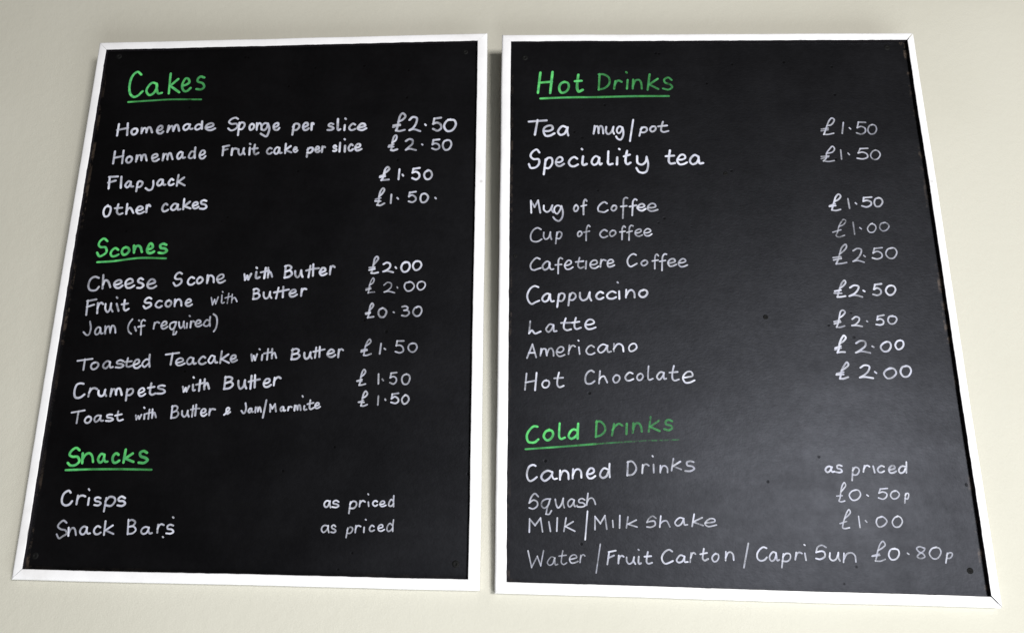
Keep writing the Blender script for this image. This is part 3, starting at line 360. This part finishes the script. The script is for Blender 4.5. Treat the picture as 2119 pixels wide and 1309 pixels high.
  ('r', 'price', 'w', '3.29|0.84|1565,3994 1619,4034 1650,4079 1638,4106 1601,4072 1565,3994 1538,3927 1520,3871;1520,3871 1568,3873 1624,3884;1496,3953 1573,3968;1488,3925 1576,3923;1699,4003 1755,4034 1811,4020 1797,3973 1743,3916 1678,3884;1678,3884 1746,3898 1841,3873;1869,3960 1881,3952;2110,4056 2028,4045;2028,4045 2007,3979;2007,3979 2050,3997 2091,3971 2090,3923 2044,3895 1989,3907;2237,4034 2190,4016 2158,3955 2190,3901 2237,3907 2286,3973 2271,4022 2234,4032 2214,4031'),
  ('r', 'menu_item', 'w', '3.18|0.8|-2576,3518 -2592,3351;-2592,3351 -2554,3392 -2513,3349 -2439,3377;-2263,3468 -2310,3480 -2344,3447 -2364,3405 -2335,3370 -2300,3394 -2270,3450 -2263,3468;-2263,3468 -2263,3423 -2257,3381 -2225,3385;-2097,3561 -2121,3486 -2122,3421 -2084,3396 -2031,3409;-2158,3498 -2038,3502;-1961,3569 -1980,3496 -1979,3433 -1957,3413 -1899,3432;-2013,3502 -1918,3516;-1824,3474 -1768,3478 -1717,3504 -1737,3539 -1778,3548 -1818,3519 -1837,3460 -1808,3416 -1755,3416 -1702,3437'),
  ('r', 'price', 'w', '2.98|0.76|1510,3579 1560,3613 1595,3662 1569,3687 1540,3671 1510,3579 1488,3507 1463,3453;1463,3453 1505,3450 1566,3469;1441,3527 1514,3545;1442,3498 1519,3523;1678,3563 1727,3596 1767,3579 1761,3541 1708,3489 1665,3475;1665,3475 1715,3477 1792,3464;1863,3535 1868,3531;2089,3620 2010,3603;2010,3603 1996,3553;1996,3553 2038,3567 2074,3543 2067,3500 2029,3484 1979,3490;2203,3610 2158,3598 2134,3544 2158,3501 2207,3505 2249,3561 2237,3595 2199,3603 2181,3603'),
  ('r', 'menu_item', 'w', '2.88|0.8|-2621,3011 -2548,3197;-2548,3197 -2500,3021;-2596,3080 -2522,3082;-2433,3137 -2443,3043;-2438,3068 -2414,3131 -2372,3132 -2366,3101 -2358,3047;-2358,3061 -2323,3137 -2295,3144 -2271,3101 -2268,3043;-2215,3095 -2173,3089 -2135,3122 -2139,3156 -2176,3165 -2212,3135 -2229,3084 -2199,3036 -2158,3039 -2121,3056;-2055,3185 -2069,3068;-2061,3118 -2033,3169 -2005,3186 -1982,3172;-1930,3159 -1922,3069;-1935,3254 -1931,3250;-1729,3164 -1765,3187 -1810,3159 -1834,3108 -1812,3069 -1766,3062 -1724,3083;-1550,3182 -1609,3202 -1662,3166 -1678,3124 -1647,3087 -1595,3114 -1562,3166 -1550,3182;-1550,3182 -1555,3137 -1542,3096 -1506,3104;-1463,3209 -1468,3109;-1470,3138 -1420,3203 -1385,3208 -1350,3177 -1342,3108;-1216,3212 -1248,3194 -1269,3151 -1251,3109 -1203,3120 -1165,3163 -1182,3209 -1218,3213 -1230,3207'),
  ('r', 'price', 'w', '3.19|0.82|1475,3226 1536,3267 1565,3311 1545,3338 1515,3307 1475,3226 1459,3156 1436,3106;1436,3106 1482,3114 1531,3113;1416,3167 1485,3194;1412,3146 1487,3169;1690,3235 1745,3266 1805,3256 1803,3201 1732,3141 1673,3107;1673,3107 1739,3125 1852,3104;1891,3192 1906,3182;2080,3255 2032,3232 1995,3182 2024,3127 2082,3131 2127,3194 2118,3245 2077,3255 2055,3246;2256,3276 2214,3260 2184,3204 2209,3154 2251,3163 2290,3214 2284,3265 2251,3272 2235,3270'),
  ('r', 'menu_item', 'w', '3.08|0.82|-2629,2796 -2651,2579;-2496,2805 -2518,2576;-2642,2676 -2503,2703;-2369,2709 -2402,2694 -2424,2649 -2401,2610 -2356,2616 -2329,2662 -2340,2698 -2373,2702 -2381,2702;-2200,2811 -2222,2717 -2222,2641 -2196,2615 -2143,2635;-2261,2735 -2150,2744;-1742,2825 -1774,2844 -1824,2815 -1855,2744 -1846,2676 -1820,2663 -1775,2670 -1736,2700;-1659,2834 -1677,2672;-1671,2723 -1646,2757 -1608,2767 -1592,2738 -1570,2686;-1443,2786 -1471,2770 -1492,2728 -1471,2683 -1434,2690 -1404,2740 -1417,2777 -1447,2782 -1454,2784;-1235,2807 -1270,2821 -1305,2798 -1332,2753 -1314,2715 -1277,2711 -1229,2732;-1133,2806 -1160,2793 -1179,2751 -1162,2718 -1127,2723 -1100,2766 -1110,2797 -1136,2808 -1147,2798;-1021,2905 -1032,2809 -1032,2736 -1019,2722 -974,2739;-825,2818 -863,2830 -898,2805 -919,2762 -893,2727 -865,2745 -830,2799 -825,2818;-825,2818 -831,2776 -823,2735 -802,2741;-691,2911 -716,2815 -716,2735 -691,2715 -637,2732;-751,2822 -650,2832;-570,2756 -521,2763 -456,2783 -469,2832 -515,2836 -562,2798 -583,2748 -555,2691 -503,2690 -435,2720'),
  ('r', 'price', 'w', '3.15|0.82|1463,2867 1519,2903 1558,2944 1543,2977 1508,2941 1463,2867 1444,2805 1430,2758;1430,2758 1471,2757 1533,2778;1399,2823 1482,2844;1390,2808 1479,2813;1705,2905 1760,2938 1819,2922 1801,2864 1747,2811 1683,2774;1683,2774 1742,2782 1846,2767;1881,2850 1896,2836;2095,2898 2030,2877 1992,2826 2027,2766 2084,2773 2148,2836 2128,2890 2079,2902 2056,2892;2285,2931 2234,2914 2204,2847 2235,2790 2291,2795 2338,2864 2325,2917 2286,2932 2270,2928'),
  ('r', 'heading', 'g', '4.01|0.9|-2494,2091 -2533,2095 -2585,2057 -2629,1974 -2612,1895 -2573,1882 -2525,1889 -2483,1923;-2339,2052 -2384,2027 -2410,1963 -2374,1917 -2329,1928 -2289,1989 -2305,2039 -2347,2044 -2360,2038;-2202,2134 -2210,2033 -2209,1958 -2187,1934 -2140,1951;-1989,2051 -2026,2060 -2067,2028 -2088,1967 -2058,1939 -2007,1962 -1976,1996;-1962,2133 -1971,2035 -1973,1944#3.75|0.62|-1723,2169 -1739,1967;-1729,2157 -1680,2168 -1625,2115 -1617,2049 -1671,1991 -1739,1967;-1501,2133 -1530,1991;-1522,2058 -1479,2114 -1435,2140 -1396,2118;-1336,2137 -1345,2010;-1251,2145 -1265,2030;-1256,2070 -1223,2140 -1186,2149 -1159,2118 -1148,2044;-1027,2230 -1060,2042;-923,2184 -1040,2104;-1040,2104 -923,2052;-757,2181 -798,2197 -837,2174 -832,2139 -776,2122 -754,2096 -799,2063 -856,2074'),
  ('r', 'underline', 'g', '3.36|0.8|-2645,1796 -2187,1834 -1746,1874#2.60|0.42|-1746,1874 -1243,1914 -681,1941'),
  ('r', 'menu_item', 'w', '3.31|0.88|-2521,1586 -2548,1597 -2600,1574 -2631,1483 -2616,1412 -2590,1391 -2548,1408 -2506,1441;-2306,1508 -2364,1525 -2426,1490 -2447,1437 -2408,1397 -2352,1427 -2306,1490 -2306,1508;-2306,1508 -2308,1459 -2285,1421 -2249,1428;-2206,1527 -2210,1417;-2209,1447 -2172,1520 -2137,1527 -2105,1496 -2100,1426;-2040,1548 -2048,1435;-2047,1470 -2008,1539 -1970,1549 -1942,1522 -1937,1446;-1856,1489 -1810,1495 -1775,1524 -1786,1559 -1821,1563 -1851,1528 -1866,1483 -1842,1438 -1802,1439 -1763,1465;-1601,1553 -1643,1567 -1684,1527 -1699,1473 -1670,1444 -1621,1465 -1592,1523;-1575,1622 -1580,1541 -1577,1457#2.93|0.78|-1340,1652 -1356,1481;-1345,1646 -1294,1659 -1248,1610 -1241,1554 -1286,1494 -1356,1481;-1155,1612 -1166,1512;-1162,1563 -1135,1615 -1107,1624 -1081,1608;-1019,1619 -1020,1522;-1026,1729 -1023,1725;-932,1608 -938,1523;-936,1544 -904,1601 -873,1605 -848,1578 -847,1526;-764,1697 -795,1550;-681,1662 -775,1604;-775,1604 -676,1565;-515,1660 -552,1669 -598,1653 -593,1616 -531,1603 -509,1576 -558,1545 -623,1545'),
  ('r', 'price', 'w', '2.88|0.82|1204,1617 1169,1628 1133,1609 1120,1580 1138,1554 1172,1568 1196,1608 1204,1617;1204,1617 1190,1589 1203,1558 1227,1564;1324,1635 1300,1645 1270,1637 1270,1605 1308,1594 1322,1567 1293,1553 1248,1558;1461,1611 1433,1459;1455,1582 1493,1621 1527,1606 1533,1575 1495,1527 1448,1526;1605,1640 1583,1566;1592,1602 1621,1639 1642,1645 1663,1632;1711,1635 1720,1560;1841,1633 1816,1644 1780,1625 1760,1593 1773,1565 1804,1561 1837,1577;1901,1594 1937,1600 1970,1615 1967,1642 1941,1646 1908,1620 1897,1586 1911,1558 1947,1559 1982,1577;2099,1638 2069,1643 2033,1620 2017,1583 2034,1556 2077,1572 2098,1608;2123,1692 2114,1620 2106,1563'),
  ('r', 'menu_item', 'w', '2.54|0.74|-2489,1200 -2531,1235 -2574,1194 -2603,1117;-2603,1117 -2550,1153 -2504,1134 -2500,1086 -2554,1045 -2602,1056;-2334,1171 -2395,1167 -2439,1136 -2448,1089 -2416,1056 -2364,1093 -2338,1170;-2338,1170 -2377,1055 -2392,983;-2392,983 -2354,981 -2324,1025;-2273,1166 -2262,1102 -2241,1062 -2207,1088 -2172,1180;-2172,1180 -2174,1111 -2162,1069;-2034,1160 -2066,1175 -2105,1147 -2116,1109 -2095,1076 -2064,1098 -2037,1148 -2034,1160;-2034,1160 -2039,1125 -2028,1083 -2001,1095;-1903,1167 -1936,1183 -1976,1162 -1972,1135 -1922,1127 -1897,1099 -1935,1079 -1991,1079;-1859,1246 -1879,1104;-1871,1141 -1843,1183 -1805,1189 -1783,1161 -1769,1116'),
  ('r', 'price', 'w', '2.37|0.76|1284,1317 1322,1359 1347,1392 1335,1430 1304,1390 1278,1311 1261,1238 1245,1200 1274,1193 1313,1204;1225,1262 1290,1268;1465,1340 1414,1323 1377,1271 1410,1215 1467,1224 1515,1281 1500,1332 1460,1341 1440,1334;1593,1280 1607,1269;1849,1365 1763,1356;1763,1356 1741,1307;1741,1307 1791,1321 1834,1300 1827,1264 1782,1233 1730,1247;1943,1334 1903,1323 1877,1276 1902,1240 1948,1246 1986,1293 1969,1326 1945,1339 1927,1336;2062,1304 2038,1194;2055,1282 2076,1307 2096,1306 2095,1274 2075,1239 2051,1245'),
  ('r', 'menu_item', 'w', '2.56|0.76|-2604,761 -2599,919;-2599,919 -2531,842;-2531,842 -2462,932;-2462,932 -2438,767;-2357,886 -2339,775;-2251,936 -2260,779;-2141,938 -2171,778;-2053,896 -2153,836;-2153,836 -2036,781;-1870,1026 -1908,681;-1783,805 -1778,963;-1778,963 -1713,879;-1713,879 -1654,976;-1654,976 -1636,814;-1560,917 -1556,839;-1468,979 -1477,831;-1368,963 -1392,833;-1268,928 -1371,877;-1371,877 -1261,845;-1022,956 -1060,980 -1109,950 -1134,904;-1134,904 -1075,919 -1040,917 -1035,873 -1090,845 -1136,848;-960,981 -979,849;-973,885 -936,919 -892,926 -875,901 -854,853;-678,955 -723,967 -769,936 -789,899 -761,867 -717,886 -684,938 -678,955;-678,955 -677,915 -671,881 -638,883;-546,1010 -580,866;-451,971 -566,918;-566,918 -446,877;-414,908 -353,914 -297,929 -300,954 -347,962 -398,932 -421,897 -387,866 -330,873 -281,886'),
  ('r', 'price', 'w', '2.34|0.74|1289,990 1340,1032 1367,1068 1354,1100 1322,1062 1287,988 1261,920 1254,877 1280,870 1334,881;1227,929 1307,956;1460,1019 1462,888;1538,968 1550,953;1741,1018 1687,1002 1665,947 1688,899 1740,908 1794,966 1772,1005 1739,1023 1718,1015;1932,1031 1892,1010 1857,954 1879,903 1932,903 1979,965 1963,1015 1925,1030 1921,1021'),
  ('r', 'menu_item', 'w', '2.23|0.68|-2621,531 -2578,335;-2578,335 -2506,469;-2506,469 -2465,358;-2465,358 -2428,538;-2288,452 -2327,466 -2363,434 -2382,393 -2358,365 -2316,384 -2297,439 -2288,452;-2288,452 -2291,410 -2280,370 -2257,378;-2189,540 -2205,454 -2208,396 -2181,377 -2144,398;-2235,476 -2149,489;-2094,441 -2062,448 -2018,465 -2031,491 -2062,494 -2097,470 -2107,434 -2085,398 -2044,401 -2005,418;-1967,491 -1978,407;-1974,447 -1955,488 -1935,499 -1918,486;-1722,629 -1783,287#2.79|0.78|-1616,537 -1643,391;-1621,537 -1535,555;-1629,465 -1560,496;-1499,495 -1507,406;-1501,446 -1482,486 -1458,496 -1441,486;-1404,475 -1403,431 -1378,400 -1335,422 -1312,480;-1312,480 -1318,433 -1301,403;-1254,487 -1260,445 -1259,414 -1251,402 -1232,411;-1255,572 -1251,569;-1141,545 -1157,475 -1160,424 -1139,407 -1096,420;-1182,490 -1104,498;-844,560 -877,578 -932,551 -973,484 -958,428 -931,411 -881,426 -841,445;-695,501 -742,516 -774,489 -794,452 -772,429 -726,443 -699,487 -695,501;-695,501 -699,465 -694,436 -662,438;-613,543 -630,436;-621,487 -599,538 -579,548 -562,535;-454,596 -470,524 -474,479 -453,458 -412,477;-500,532 -420,549;-314,544 -341,524 -362,486 -342,448 -309,454 -281,498 -286,535 -316,538 -322,539;-189,565 -199,466;-196,497 -161,557 -129,562 -105,537 -101,473;91,670 16,386;305,620 271,631 226,604 188,547 191,491 224,469 271,480 301,509;416,564 384,576 347,543 333,503 353,468 390,485 415,545 416,564;416,564 419,520 424,475 447,484;504,553 471,395;496,521 537,560 581,554 584,507 544,469 485,470;660,571 641,492;650,527 675,568 703,576 725,566;763,564 769,489;767,667 771,664;1022,643 980,666 924,643 900,581;900,581 963,596 997,585 1000,536 940,501 892,508;1064,575 1056,516 1085,488 1128,505 1165,581;1165,581 1159,522 1172,490;1231,575 1214,472;1222,507 1268,571 1327,581 1359,551 1362,481'),
  ('r', 'price', 'w', '2.41|0.74|1643,616 1705,652 1739,687 1717,727 1682,697 1643,616 1617,537 1599,494;1599,494 1656,492 1717,515;1576,555 1654,575;1566,548 1657,560;1847,646 1796,629 1765,563 1791,513 1849,523 1891,583 1881,631 1835,638 1819,636;1991,591 2004,581;2190,657 2142,671 2106,649 2126,614 2177,585 2190,554 2135,532 2101,551 2118,577 2185,621 2205,655 2190,657;2341,671 2282,647 2249,589 2283,535 2335,537 2388,610 2373,657 2335,665 2310,660;2462,601 2428,488;2449,578 2484,605 2516,603 2516,579 2481,542 2446,543'),
]


# ------------------------------------------------------------------ board building, in board coordinates:
# x right, z up, y = depth behind the front of the frame (metres)
PANEL_Y = 0.0062
PANEL_T = 0.0030


def lerp2(a, b, t):
    return (a[0] + (b[0] - a[0]) * t, a[1] + (b[1] - a[1]) * t)


def make_panel(inner, root, wear):
    """hardboard sheet, running under the frame; 'border' marks the rim that meets the frame"""
    cx = sum(p[0] for p in inner) / 4
    cz = sum(p[1] for p in inner) / 4

    def off(d):
        # the inner outline grown by d
        return [(p[0] + (d if p[0] > cx else -d), p[1] + (d if p[1] > cz else -d)) for p in inner]
    rings = [(off(0.007), 1.0), (off(0.0005), 1.0), (off(-0.0035), 1.0), (off(-0.008), 0.0), (off(-0.03), 0.0)]
    bm = bmesh.new()
    lay = bm.verts.layers.float.new('border')
    N = 40
    loops = []
    for q, val in rings:
        loop = []
        for k in range(4):
            a, b = q[k], q[(k + 1) % 4]
            for i in range(N):
                p = lerp2(a, b, i / N)
                vv = bm.verts.new((p[0], PANEL_Y, p[1]))
                w = wear[k] + (wear[(k + 1) % 4] - wear[k]) * (1.0 if i == N else 0.0)
                vv[lay] = val * w
                loop.append(vv)
        loops.append(loop)
    n = 4 * N
    for A, B in zip(loops, loops[1:]):
        for i in range(n):
            bm.faces.new((A[i], A[(i + 1) % n], B[(i + 1) % n], B[i]))
    bm.faces.new(loops[-1])
    back = [bm.verts.new((u.co.x, PANEL_Y + PANEL_T, u.co.z)) for u in loops[0]]
    for i in range(n):
        bm.faces.new((loops[0][(i + 1) % n], loops[0][i], back[i], back[(i + 1) % n]))
    bm.faces.new(back[::-1])
    bmesh.ops.recalc_face_normals(bm, faces=bm.faces)
    return link_mesh('panel', bm, M_BOARD, root)


def make_rail(outer, inner, k, gap0, gap1, root, seed):
    """one mitred length of moulding between corner k and k+1: profile swept from mitre to mitre"""
    oa, ob = outer[k], outer[(k + 1) % 4]
    ia, ib = inner[k], inner[(k + 1) % 4]
    # profile: (t from outer 0 to inner 1, depth y, lip)
    R = 0.0032
    W = math.dist(lerp2(oa, ob, .5), lerp2(ia, ib, .5))
    prof = [(0.0, 0.0118, 0), (0.0, R, 0)]
    for s in (22, 45, 68):
        a = math.radians(s)
        prof.append((R * (1 - math.cos(a)) / W, R * (1 - math.sin(a)), 0))
    prof += [(R / W, 0.0, 0), (0.5, 0.0, 0), (1 - 0.0016 / W, 0.0, 0.1), (1 - 0.0006 / W, 0.0002, 0.42),
             (1.0, 0.0009, 0.95), (1.0, 0.0016, 1.3), (1.0, PANEL_Y - 0.0004, 1.5), (1 - 0.004 / W, PANEL_Y - 0.0004, 1.5), (1 - 0.006 / W, 0.0118, 0)]
    L = math.dist(oa, ob)
    N = 90
    bm = bmesh.new()
    lay = bm.verts.layers.float.new('lip')
    rows = []
    for i in range(N + 1):
        t = i / N
        row = []
        for (s, y, lip) in prof:
            a = lerp2(oa, ia, s)
            b = lerp2(ob, ib, s)
            Ls = math.dist(a, b)
            # mitre gap: pull the end back a hair
            tt = (gap0 + t * (Ls - gap0 - gap1)) / Ls
            p = lerp2(a, b, tt)
            w1 = noise.noise(Vector((t * 5.0, seed * 3.1, 0.3))) * 0.0007
            w2 = noise.noise(Vector((t * 38.0, seed * 1.7, s * 2.0))) * 0.00022
            nx, nz = inner[k][0] - outer[k][0], inner[k][1] - outer[k][1]
            # push across the rail only
            ax, az = lerp2(oa, ob, .5), lerp2(ia, ib, .5)
            ux, uz = (az[0] - ax[0]) / W, (az[1] - ax[1]) / W
            fade = min(1.0, 8 * t, 8 * (1 - t))
            d = (w1 + w2) * fade
            yy = y + (noise.noise(Vector((t * 9.0, seed * 2.3, 1.7))) * 0.0003 if y < 0.003 else 0)
            vv = bm.verts.new((p[0] + ux * d, yy, p[1] + uz * d))
            vv[lay] = lip
            row.append(vv)
        rows.append(row)
    n = len(prof)
    for A, B in zip(rows, rows[1:]):
        for j in range(n):
            bm.faces.new((A[j], A[(j + 1) % n], B[(j + 1) % n], B[j]))
    bm.faces.new(rows[0][::-1])
    bm.faces.new(rows[-1])
    bmesh.ops.recalc_face_normals(bm, faces=bm.faces)
    o = link_mesh('frame_rail', bm, M_FRAME, root)
    for p in o.data.polygons:
        p.use_smooth = len(p.vertices) == 4
    md = o.modifiers.new('edges', 'EDGE_SPLIT')
    md.split_angle = math.radians(40)
    return o


def catmull(P, step):
    """smooth curve through control points, sampled about every step metres"""
    if len(P) == 2:
        n = max(2, int(math.dist(P[0], P[1]) / step) + 1)
        return [lerp2(P[0], P[1], i / n) for i in range(n + 1)]
    out = []
    Q = [(2 * P[0][0] - P[1][0], 2 * P[0][1] - P[1][1])] + P + [(2 * P[-1][0] - P[-2][0], 2 * P[-1][1] - P[-2][1])]
    for i in range(1, len(Q) - 2):
        p0, p1, p2, p3 = (Vector(q) for q in Q[i - 1:i + 3])
        t1 = max(1e-6, (p1 - p0).length ** 0.5)
        t2 = t1 + max(1e-6, (p2 - p1).length ** 0.5)
        t3 = t2 + max(1e-6, (p3 - p2).length ** 0.5)
        n = max(2, int((p2 - p1).length / step) + 1)
        for j in range(n):
            t = t1 + (t2 - t1) * j / n
            a1 = p0 * ((t1 - t) / t1) + p1 * (t / t1)
            a2 = p1 * ((t2 - t) / (t2 - t1)) + p2 * ((t - t1) / (t2 - t1))
            a3 = p2 * ((t3 - t) / (t3 - t2)) + p3 * ((t - t2) / (t3 - t2))
            b1 = a1 * ((t2 - t) / t2) + a2 * (t / t2)
            b2 = a2 * ((t3 - t) / (t3 - t1)) + a3 * ((t - t1) / (t3 - t1))
            c = b1 * ((t2 - t) / (t2 - t1)) + b2 * ((t - t1) / (t2 - t1))
            out.append((c.x, c.y))
    out.append(tuple(P[-1]))
    return out


def make_writing(kind, colour, text, root):
    """marker strokes as thin raised ribbons of ink on the panel, one mesh per line of the menu"""
    bm = bmesh.new()
    lay = bm.verts.layers.float.new('ink')
    uvl = bm.loops.layers.uv.new('stroke')
    strokes = []
    for run in text.split('#'):
        pen, ink, body = run.split('|')
        for s in body.split(';'):
            strokes.append((float(pen) * 0.0005 * 0.86, float(ink), [tuple(float(c) / 10000 for c in q.split(',')) for q in s.split()]))
    layer = 0
    for si, (half, ink, P) in enumerate(strokes):
        if kind == 'heading':        # the pen runs dry towards the end of a heading
            ink *= 1.10 - 0.26 * si / len(strokes)
        C = catmull(P, 0.0009)
        if len(C) < 2:
            continue
        # tangents, then round caps
        T = []
        for i in range(len(C)):
            a, b = C[max(0, i - 1)], C[min(len(C) - 1, i + 1)]
            d = max(1e-9, math.dist(a, b))
            T.append(((b[0] - a[0]) / d, (b[1] - a[1]) / d))
        S = []
        seed = random.random() * 100
        press = 1 + random.uniform(-0.07, 0.07)
        for i in range(len(C)):
            w = half * press * (1 + 0.13 * noise.noise(Vector((i * 0.06, seed, 0))))
            S.append((C[i], T[i], w))
        caps = [(1.0, 0.12), (0.92, 0.40), (0.72, 0.70), (0.38, 0.92)]
        head = [((S[0][0][0] - S[0][1][0] * S[0][2] * c, S[0][0][1] - S[0][1][1] * S[0][2] * c), S[0][1], S[0][2] * f) for c, f in caps]
        tailc = [((S[-1][0][0] + S[-1][1][0] * S[-1][2] * c, S[-1][0][1] + S[-1][1][1] * S[-1][2] * c), S[-1][1], S[-1][2] * f) for c, f in reversed(caps)]
        S = head + S + tailc
        n = len(S)
        level = ink * (1 + random.uniform(-0.16, 0.10))
        prev = None
        u = 0.0
        for i, (c, t, w) in enumerate(S):
            f = i / (n - 1)
            # wet at both ends of the stroke, thinner in the middle
            k = level * (0.96 + 0.12 * (2 * f - 1) ** 2 + 0.22 * noise.noise(Vector((i * 0.07, seed, 5.0))))
            if kind == 'underline':
                k *= 1.12 - 0.32 * f
            y = PANEL_Y - 0.00025 - (layer + i) * 0.0000004
            row = []
            for s in (-1, -0.5, 0, 0.5, 1):
                vv = bm.verts.new((c[0] - t[1] * w * s, y, c[1] + t[0] * w * s))
                vv[lay] = k
                row.append(vv)
            if prev:
                for j in range(4):
                    fc = bm.faces.new((prev[j], prev[j + 1], row[j + 1], row[j]))
                    for lp, vv, jj in zip(fc.loops, (prev[j], prev[j + 1], row[j + 1], row[j]), (j, j + 1, j + 1, j)):
                        lp[uvl].uv = (u, jj / 4)
            prev = row
            u += 0.0009
        layer += 40
    return link_mesh(kind, bm, M_GREEN if colour == 'g' else M_WHITE, root)


def make_screw(x, z, r, root, slot=True):
    bm = bmesh.new()
    prof = [(1.0, 0.0), (0.85, 0.16), (0.62, 0.28), (0.42, 0.30), (0.30, 0.10)]
    rows = []
    N = 20
    for (f, h) in prof:
        rows.append([bm.verts.new((x + r * f * math.cos(2 * math.pi * i / N), PANEL_Y - 0.00005 - h * r * 0.5, z + r * f * math.sin(2 * math.pi * i / N))) for i in range(N)])
    for A, B in zip(rows, rows[1:]):
        for i in range(N):
            bm.faces.new((A[i], A[(i + 1) % N], B[(i + 1) % N], B[i]))
    cc = bm.verts.new((x, PANEL_Y - 0.00005 + 0.02 * r * 0, z))
    for i in range(N):
        bm.faces.new((rows[-1][i], rows[-1][(i + 1) % N], cc))
    bmesh.ops.recalc_face_normals(bm, faces=bm.faces)
    o = link_mesh('screw', bm, M_SCREW, root)
    smooth(o)
    return o


def make_batten(x, z, w, h, root):
    """timber strip fixed behind the panel that reaches back to the wall"""
    bm = bmesh.new()
    def wall_gap(zz):
        # depth of the wall behind the frame front at board height zz, measured square to the board
        base = root.location.y + math.sin(TILT) * -zz
        return (WALL_Y - base) / math.cos(TILT)
    y0 = PANEL_Y + PANEL_T + 0.0002
    vs = []
    for zz in (z - h / 2, z + h / 2):
        for xx in (x - w / 2, x + w / 2):
            vs.append((bm.verts.new((xx, y0, zz)), bm.verts.new((xx, max(y0 + 0.0005, wall_gap(zz) - 0.0003), zz))))
    (a, A), (b, B), (c, C_), (d, D) = vs
    for f in ((a, b, d, c), (A, C_, D, B), (a, c, C_, A), (b, B, D, d), (a, A, B, b), (c, d, D, C_)):
        bm.faces.new(f)
    bmesh.ops.recalc_face_normals(bm, faces=bm.faces)
    return link_mesh('batten', bm, M_WOOD, root)


def chalkboard(key, origin, outer, inner, label, gaps, wear, screws):
    root = bpy.data.objects.new('menu_chalkboard', None)
    COL.objects.link(root)
    root.location = LEAN @ Vector((origin[0], 0, origin[1]))
    root.rotation_euler = (TILT, 0, 0)
    root.empty_display_size = 0.1
    root['label'] = label
    root['category'] = 'menu board'
    root['group'] = 'menu chalkboards hung on the wall'
    outer = [(x / 1000, z / 1000) for x, z in outer]
    inner = [(x / 1000, z / 1000) for x, z in inner]
    make_panel(inner, root, wear)
    for k in range(4):
        make_rail(outer, inner, k, gaps[k] / 1000, gaps[(k + 1) % 4] / 1000, root, k + (7 if key == 'r' else 1))
    for (x, z, r) in screws:
        make_screw(x / 1000, z / 1000, r / 1000, root)
    make_batten(0, 0.72, 0.44, 0.030, root)
    make_batten(0, 0.06, 0.44, 0.020, root)
    heading = None
    for (b, kind, colour, text) in LINES:
        if b == key:
            o = make_writing(kind, colour, text, heading if kind == 'underline' else root)
            if kind == 'heading':
                heading = o
                o['label'] = 'hand lettered heading in bright green marker'
    return root


chalkboard('l', (-0.3199, -0.3985),
           ((-300.7, 794.7), (301.4, 799.1), (298.8, -0.4), (-299.5, 0.4)),
           ((-287.2, 780.5), (286.5, 785.1), (284.0, 13.5), (-286.2, 14.1)),
           'black chalkboard in a white frame with Cakes, Scones and Snacks headings in green',
           (0.2, 0.12, 0.12, 0.4), (0.5, 0.5, 0.6, 0.74),
           ((-268.9, 772.6, 4.5), (-275.7, 30.3, 4.5), (268.2, 30.9, 4.5), (268.5, 770.0, 4.0)))
chalkboard('r', (0.3009, -0.4032),
           ((-297.5, 800.5), (303.0, 791.3), (298.4, -1.9), (-303.8, 1.9)),
           ((-283.5, 787.5), (292.2, 778.8), (286.7, 11.4), (-288.6, 16.1)),
           'black chalkboard in a white frame with Hot Drinks and Cold Drinks headings in green',
           (0.12, 0.9, 1.1, 0.12), (0.5, 1.0, 0.56, 0.68),
           ((-263.1, 763.1, 4.5), (265.1, 770.5, 4.5), (270.0, 40.1, 3.8), (-278.0, 446.4, 3.0), (18.1, 569.8, 3.2), (55.5, 358.9, 3.4)))
